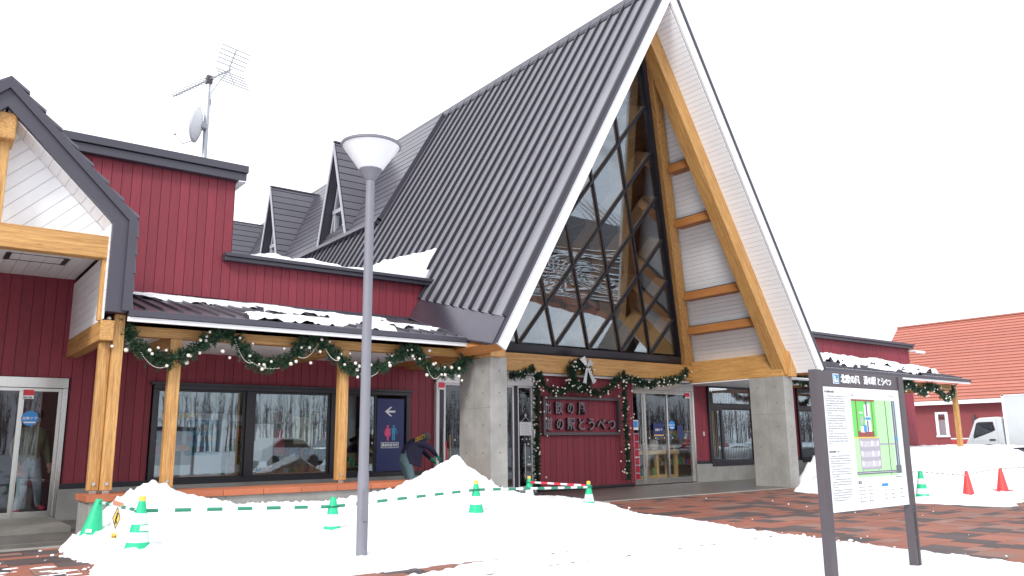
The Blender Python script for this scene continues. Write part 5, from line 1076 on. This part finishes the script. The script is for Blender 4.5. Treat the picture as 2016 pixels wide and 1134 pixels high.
# ============================================================ DELIVERY TRUCK
tk = thing('delivery_truck', (37.45, 12.5, 0), 'white box truck parked before the red barn with its cab to the left', 'truck')
q = MB(); cab = [(15.98, .42), (15.98, .85), (15.82, 1.15), (15.50, 1.88), (15.30, 1.97), (14.62, 2.0), (14.45, 1.95), (14.38, .42)]
q.prism([(36.6, y, z) for y, z in cab], (1.75, 0, 0)); cb_o = q.build('cab', TRUCKW, tk, bevel=.05)
MB().prism([(36.592, y, z) for y, z in ((15.62, 1.20), (15.45, 1.74), (15.36, 1.79), (14.78, 1.80), (14.72, 1.45), (14.85, 1.38), (15.60, 1.10))], (.02, 0, 0)).build('side_window', BLK, cb_o)
MB().prism([(36.586, y, z) for y, z in ((15.57, 1.22), (15.42, 1.70), (14.82, 1.75), (14.77, 1.47), (15.55, 1.17))], (.006, 0, 0)).build('side_pane', GLASS, cb_o)
q = MB(); q.box(36.595, 36.602, 15.66, 15.675, .5, 1.15); q.box(36.595, 36.602, 14.64, 14.655, .6, 1.9); q.box(36.595, 36.602, 14.64, 15.9, 1.0, 1.01); q.build('door_seam', GREYP, cb_o); B('door_handle', 36.57, 36.60, 14.75, 14.98, 1.02, 1.08, BLK, cb_o)
B('headlight', 36.62, 36.9, 15.97, 16.0, .58, .75, REFL, cb_o); B('bumper', 36.58, 38.37, 15.92, 16.05, .40, .56, GREYP, cb_o, bevel=.02)
bx = B('cargo_box', 36.55, 38.45, 8.6, 14.30, .62, 2.88, TRUCKW, tk, bevel=.03)
for z in (.62, 2.84): B('box_rail', 36.53, 36.56, 8.6, 14.31, z, z+.05, SIGNW, bx)
B('box_corner', 36.53, 36.60, 14.22, 14.32, .62, 2.88, SIGNW, bx); B('chassis', 36.8, 38.2, 8.8, 15.6, .45, .60, BLK, tk)
for yy_ in (15.05, 10.0):
    for xx in (36.62, 38.12):
        wh = MB().tube([(xx, yy_, .36), (xx+.22, yy_, .36)], .37, 24).build('wheel', BLK, tk, smooth=True); MB().tube([(xx-.005, yy_, .36), (xx+.1, yy_, .36)], .2, 16).build('wheel_rim', STEEL, wh)
MB().tube([(36.585, 15.05+.46*math.cos(t), .38+.46*math.sin(t)) for t in (math.pi*k/12 for k in range(13))], .035, 6).build('wheel_arch', BLK, cb_o, smooth=True)
# ============================================================ BEHIND THE CAMERA: what the windows mirror
TB = mat('bare_bark', (.115, .10, .10), .9); tr = MB(); rt_ = random.Random(9)
for _ in range(1500):
    x, y, h = rt_.uniform(-60, 330), rt_.uniform(-128, -104), rt_.uniform(7, 12.5); b0 = Vector((x, y, 0)); tp = b0+Vector((rt_.uniform(-.5, .5), 0, h)); tr.tube([b0, tp], [.11, .02], 4, cap=False)
    for k in range(11):
        f_ = rt_.uniform(.25, .97); p = b0.lerp(tp, f_); a_ = rt_.random()*6.28; L_ = (1-f_*.6)*rt_.uniform(1.0, 2.8); q_ = p+Vector((math.cos(a_)*L_*.5, math.sin(a_)*L_*.5, L_)); tr.tube([p, q_], [.05, .012], 3, cap=False)
        p2 = p.lerp(q_, rt_.uniform(.3, .9)); tr.tube([p2, p2+Vector((rt_.uniform(-.6, .6), rt_.uniform(-.6, .6), rt_.uniform(.3, 1.2)))], [.022, .008], 3, cap=False)
tag(tr.build('bare_treeline', TB), kind='stuff')
def make_car(paint, label):
    c = thing('parked_car', (0, 0, 0), label, 'car', 'cars in the car park'); q = MB()
    sec = [(-2.1, .35), (-2.15, .75), (-1.95, .92), (-1.1, 1.0), (-.55, 1.45), (.9, 1.5), (1.7, 1.05), (2.05, .98), (2.1, .4)]
    q.prism([(-.82, y, z) for y, z in sec], (1.64, 0, 0)); body = q.build('body', paint, c, bevel=.06)
    for sx in (-.835, .815): MB().prism([(sx, y, z) for y, z in ((-1.0, 1.02), (-.5, 1.38), (.85, 1.42), (1.4, 1.05))], (.02, 0, 0)).build('side_window', FRAME, body)
    MB().prism([(-.7, -1.13, 1.03), (.7, -1.13, 1.03), (.62, -.6, 1.44), (-.62, -.6, 1.44)], (0, -.02, .012)).build('windscreen', FRAME, body)
    for yy_ in (-1.3, 1.3):
        for xx in (-.86, .66): MB().tube([(xx, yy_, .33), (xx+.2, yy_, .33)], .33, 20).build('wheel', BLK, c, smooth=True)
    for xx in (-.6, .4): B('headlight', xx, xx+.22, -2.17, -2.1, .62, .76, REFL, body)
    return c
def put(c, x, y, rz): c.location = (x, y, 0); c.rotation_euler.z = rz
k1 = make_car(TRUCKW, 'white car parked behind the photographer mirrored in the shop window'); put(k1, 15.5, -9, 1.2)
k2 = make_car(mat('silver_paint', (.35, .37, .39), .3, metal=.5), 'silver car parked farther out mirrored in the shop window'); put(k2, 20.5, -12.5, 1.2)
k3 = make_car(mat('red_paint', (.45, .03, .04), .3), 'red car parked far right mirrored in the right wing window'); put(k3, 47, -8, 1.4)
k4 = copy_tree(k1, (52, -6, 0), (0, 0, 1.5)); k4['label'] = 'white car parked beside the red one in the car park'
# ============================================================ PEOPLE
def figure(name, label, joints, bones, mats, loc, extra=None):
    """joints: name -> (pos, radius); bones: (a, b, material)"""
    root = thing('person', loc, label, 'person')
    names = list(joints); me = bpy.data.meshes.new('tmp_body'); me.from_pydata([joints[n][0] for n in names], [(names.index(a_), names.index(b_)) for a_, b_, _ in bones], [])
    ob = bpy.data.objects.new('tmp_body', me); C.objects.link(ob); sk = ob.modifiers.new('s', 'SKIN'); sk.use_smooth_shade = True
    for i, n in enumerate(names):
        r = joints[n][1]; me.skin_vertices[0].data[i].radius = r if isinstance(r, tuple) else (r, r); me.skin_vertices[0].data[i].use_root = (i == 0)
    sb_ = ob.modifiers.new('u', 'SUBSURF'); sb_.levels = 2; sb_.render_levels = 2
    bpy.context.view_layer.update()
    ev = bpy.data.meshes.new_from_object(ob.evaluated_get(bpy.context.evaluated_depsgraph_get())); bpy.data.objects.remove(ob)
    ev.materials.clear(); keys = list(mats)
    for k in keys: ev.materials.append(mats[k])
    segs = [(Vector(joints[a_][0]), Vector(joints[b_][0]), k) for a_, b_, k in bones]
    for p in ev.polygons:
        best = None
        for s0, s1, k in segs:
            d = s1-s0; t = max(0, min(1, (p.center-s0).dot(d)/max(d.length_squared, 1e-9))); q_ = (p.center-(s0+d*t)).length
            if best is None or q_ < best[0]: best = (q_, k)
        p.material_index = keys.index(best[1]); p.use_smooth = True
    o = bpy.data.objects.new('body', ev); C.objects.link(o); o.parent = root; WL[o.name] = Vector(loc)
    return root
SKIN = mat('skin', (.45, .26, .19), .55); HAIRG = mat('grey_hair', (.11, .10, .10), .8, nmix=.4, nscale=80)
JK = mat('navy_work_jacket', (.026, .024, .065), .75, bump=.4, bscale=14); JEAN = mat('pale_blue_jeans', (.19, .31, .35), .8, nmix=.4, nscale=8, bump=.5, bscale=12); GLV = mat('green_glove', (.03, .42, .22), .6); SHOE = mat('dark_boot', (.03, .03, .035), .6)
# stooping worker: faces right and slightly away, origin at the feet (8.3, 14.4)
J = {'pelvis': ((-.10, 0, .86), (.135, .16)), 'spine': ((.04, .02, .99), (.135, .165)), 'chest': ((.19, .04, 1.09), (.145, .18)), 'neck': ((.32, .05, 1.15), .06), 'skull': ((.42, .03, 1.17), (.085, .095)), 'crown': ((.47, .02, 1.16), (.07, .08)),
     'hipR': ((-.10, -.10, .78), .105), 'kneeR': ((.0, -.13, .45), .075), 'ankleR': ((-.06, -.15, .09), .05), 'toeR': ((.12, -.16, .04), .045),
     'hipL': ((-.08, .10, .78), .105), 'kneeL': ((.09, .12, .46), .075), 'ankleL': ((.06, .14, .09), .05), 'toeL': ((.24, .13, .04), .045),
     'shR': ((.24, -.15, 1.08), .075), 'elR': ((.42, -.20, .96), .056), 'wrR': ((.555, -.14, .86), .04), 'palmR': ((.60, -.12, .83), (.032, .042)),
     'shL': ((.26, .19, 1.08), .075), 'elL': ((.45, .20, .95), .056), 'wrL': ((.56, .05, .80), .04), 'palmL': ((.60, .02, .77), (.032, .042))}
Bn = [('pelvis', 'spine', 'jacket'), ('spine', 'chest', 'jacket'), ('chest', 'neck', 'jacket'), ('neck', 'skull', 'skin'), ('skull', 'crown', 'skin'), ('pelvis', 'hipR', 'jeans'), ('hipR', 'kneeR', 'jeans'), ('kneeR', 'ankleR', 'jeans'), ('ankleR', 'toeR', 'boot'),
      ('pelvis', 'hipL', 'jeans'), ('hipL', 'kneeL', 'jeans'), ('kneeL', 'ankleL', 'jeans'), ('ankleL', 'toeL', 'boot'), ('chest', 'shR', 'jacket'), ('shR', 'elR', 'jacket'), ('elR', 'wrR', 'jacket'), ('wrR', 'palmR', 'glove'), ('chest', 'shL', 'jacket'), ('shL', 'elL', 'jacket'), ('elL', 'wrL', 'jacket'), ('wrL', 'palmL', 'glove')]
def fingers(J_, B_, palm, d, side, key, grip):
    p = Vector(J_[palm][0]); d = Vector(d).normalized(); side = Vector(side).normalized(); grip = Vector(grip).normalized()
    for i, (o_, l_) in enumerate(((-.030, .036), (-.010, .042), (.010, .040), (.029, .031))):
        a0 = p+side*o_+d*.03; a1 = a0+d*l_; a2 = a1+(d*.4+grip).normalized()*l_*.9
        for n_, q_, r_ in ((f'{palm}f{i}a', a0, .011), (f'{palm}f{i}b', a1, .0095), (f'{palm}f{i}c', a2, .008)): J_[n_] = (tuple(q_), r_)
        B_ += [(palm, f'{palm}f{i}a', key), (f'{palm}f{i}a', f'{palm}f{i}b', key), (f'{palm}f{i}b', f'{palm}f{i}c', key)]
    t0 = p-side*.034-d*.005; t1 = t0-side*.018+grip*.03+d*.02; J_[palm+'t0'] = (tuple(t0), .012); J_[palm+'t1'] = (tuple(t1), .010); B_ += [(palm, palm+'t0', key), (palm+'t0', palm+'t1', key)]
fingers(J, Bn, 'palmR', (.7, .1, -.6), (0, 1, 0), 'glove', (-.5, .6, -.6)); fingers(J, Bn, 'palmL', (.6, -.2, -.7), (0, -1, 0), 'glove', (-.6, -.4, -.6))
wk = figure('person', 'stooping person in navy work jacket, pale jeans and green gloves beside the navy panel', J, Bn, {'jacket': JK, 'skin': SKIN, 'jeans': JEAN, 'glove': GLV, 'boot': SHOE}, (0, 0, 0))
hd = MB().sphere((.42, .03, 1.19), .098, 14, 10, sc_=(1.05, .95, .92)).build('hair', HAIRG, None, smooth=True); WL[hd.name] = hd.location.copy(); hd.parent = wk
jt = MB()   # jacket tail hanging over the hips
jt.prism([(-.16, -.17, .95), (.02, -.20, 1.04), (.22, -.19, .98), (.16, -.20, .66), (-.10, -.19, .72)], (0, .035, 0)); jo = jt.build('jacket_tail', JK, None, bevel=.012); jo.parent = wk
nb_ = MB(); O_ = Vector((.04, -.165, 1.10)); Ux = Vector((.82, -.05, .30)).normalized(); Vx = Vector((-.22, -.55, .80)); Vx = (Vx-Ux*Vx.dot(Ux)).normalized(); Nx = Ux.cross(Vx)
for a0, a1, b0, b1 in ((0, .22, 0, .007), (0, .22, .083, .09), (0, .007, .007, .083), (.213, .22, .007, .083)): nb_.prism([O_+Ux*a0+Vx*b0, O_+Ux*a1+Vx*b0, O_+Ux*a1+Vx*b1, O_+Ux*a0+Vx*b1], Nx*.004)
bo = nb_.build('back_print', YEL, None); bo.parent = wk
pa = MB().prism([O_-Nx*.004, O_+Ux*.22-Nx*.004, O_+Ux*.22+Vx*.09-Nx*.004, O_+Vx*.09-Nx*.004], Nx*.004).build('print_patch', BLK, None); pa.parent = wk
tt = text('BEST', O_+Ux*.03+Vx*.018, .078, YEL, None, name='back_print', U=Ux, Vv=Vx, ext=.002, bold=.001); tt.parent = wk
wk.location = (8.07, 14.05, .0); wk.scale = (.98, 1.08, 1.10)
tool = thing('snow_shovel', (8.93, 14.0, .0), 'red handled shovel held upright by the stooping person', 'shovel')
MB().tube([(8.93, 13.97, .55), (8.90, 13.99, 1.22)], .016, 8).build('handle', REDP, tool, smooth=True); MB().box(8.83, 9.02, 13.95, 13.98, .15, .55).build('blade', REDP, tool)
tag(MB().tube([(8.99, 13.9, .02), (9.0, 14.0, 1.35)], .014, 8).build('wooden_pole', SH, None, smooth=True), 'thin brown pole standing beside the stooping person', 'pole')
# visitor behind the left door glass, mid stride
J = {'pelvis': ((0, 0, .90), (.155, .12)), 'spine': ((.0, .0, 1.10), (.17, .125)), 'chest': ((.01, 0, 1.32), (.19, .13)), 'neck': ((.02, -.01, 1.47), .058), 'skull': ((.03, -.04, 1.58), (.085, .10)), 'crown': ((.03, -.03, 1.67), (.075, .085)),
     'hipR': ((-.10, 0, .84), .105), 'kneeR': ((-.13, -.12, .48), .078), 'ankleR': ((-.15, -.05, .10), .052), 'toeR': ((-.17, -.20, .045), .05),
     'hipL': ((.10, 0, .84), .105), 'kneeL': ((.16, -.05, .48), .078), 'ankleL': ((.30, .16, .17), .052), 'toeL': ((.36, .02, .09), .05),
     'shR': ((-.18, 0, 1.38), .085), 'elR': ((-.26, .03, 1.10), .068), 'wrR': ((-.24, -.10, .88), .05), 'palmR': ((-.24, -.12, .82), (.028, .042)),
     'shL': ((.20, 0, 1.38), .085), 'elL': ((.29, .03, 1.10), .068), 'wrL': ((.30, -.06, .86), .05), 'palmL': ((.30, -.08, .80), (.028, .042))}
Bn = [('pelvis', 'spine', 'jacket'), ('spine', 'chest', 'jacket'), ('chest', 'neck', 'jacket'), ('neck', 'skull', 'skin'), ('skull', 'crown', 'skin'), ('pelvis', 'hipR', 'jeans'), ('hipR', 'kneeR', 'jeans'), ('kneeR', 'ankleR', 'jeans'), ('ankleR', 'toeR', 'boot'),
      ('pelvis', 'hipL', 'jeans'), ('hipL', 'kneeL', 'jeans'), ('kneeL', 'ankleL', 'jeans'), ('ankleL', 'toeL', 'boot'), ('chest', 'shR', 'jacket'), ('shR', 'elR', 'jacket'), ('elR', 'wrR', 'jacket'), ('wrR', 'palmR', 'skin'), ('chest', 'shL', 'jacket'), ('shL', 'elL', 'jacket'), ('elL', 'wrL', 'jacket'), ('wrL', 'palmL', 'skin')]
fingers(J, Bn, 'palmR', (0, -.2, -1), (0, 1, 0), 'skin', (.6, -.4, -.3)); fingers(J, Bn, 'palmL', (0, -.2, -1), (0, 1, 0), 'skin', (-.6, -.4, -.3))
vs_ = figure('person', 'person in olive jacket, pale jeans and red shoes walking out behind the left door glass', J, Bn, {'jacket': mat('olive_jacket', (.15, .15, .095), .8, bump=.4, bscale=14), 'skin': SKIN, 'jeans': mat('grey_jeans', (.30, .35, .38), .8, nmix=.3, nscale=8), 'boot': mat('red_shoe', (.28, .02, .04), .6)}, (0, 0, 0))
cp_ = MB().lathe([(.105, 1.62), (.108, 1.66), (.09, 1.73), (.04, 1.765)], (.03, -.035, 0), 16).build('cap', BLK, None, smooth=True); WL[cp_.name] = cp_.location.copy(); cp_.parent = vs_
fc = MB().sphere((-.005, -.135, 1.60), .012, 8, 5).sphere((.065, -.135, 1.60), .012, 8, 5).box(-.0, .06, -.142, -.13, 1.535, 1.545).build('face_details', BLK, None); fc.parent = vs_
ns = MB().sphere((.03, -.150, 1.575), .018, 8, 6, sc_=(.7, 1, 1.2)).build('nose', SKIN, None, smooth=True); ns.parent = vs_
vs_.location = (1.76, 15.72, .06); vs_.rotation_euler.z = .35
ds = B('door_mat', -.6, 2.1, 15.5, 16.6, .03, .06, mat('grey_mat', (.12, .12, .12), .8)); tag(ds, 'grey door mat behind the left door glass', 'mat')
tag(B('shop_floor', -6, 2.28, 15.46, 23, .0, .03, mat('lobby_floor', (.14, .14, .14), .35)), kind='structure')
shelf(-.2, 1.2, 17.4, 17.8, (.3, .7, 1.1, 1.5), 'rack of brochures inside the left entrance', 15, m=WHITE)
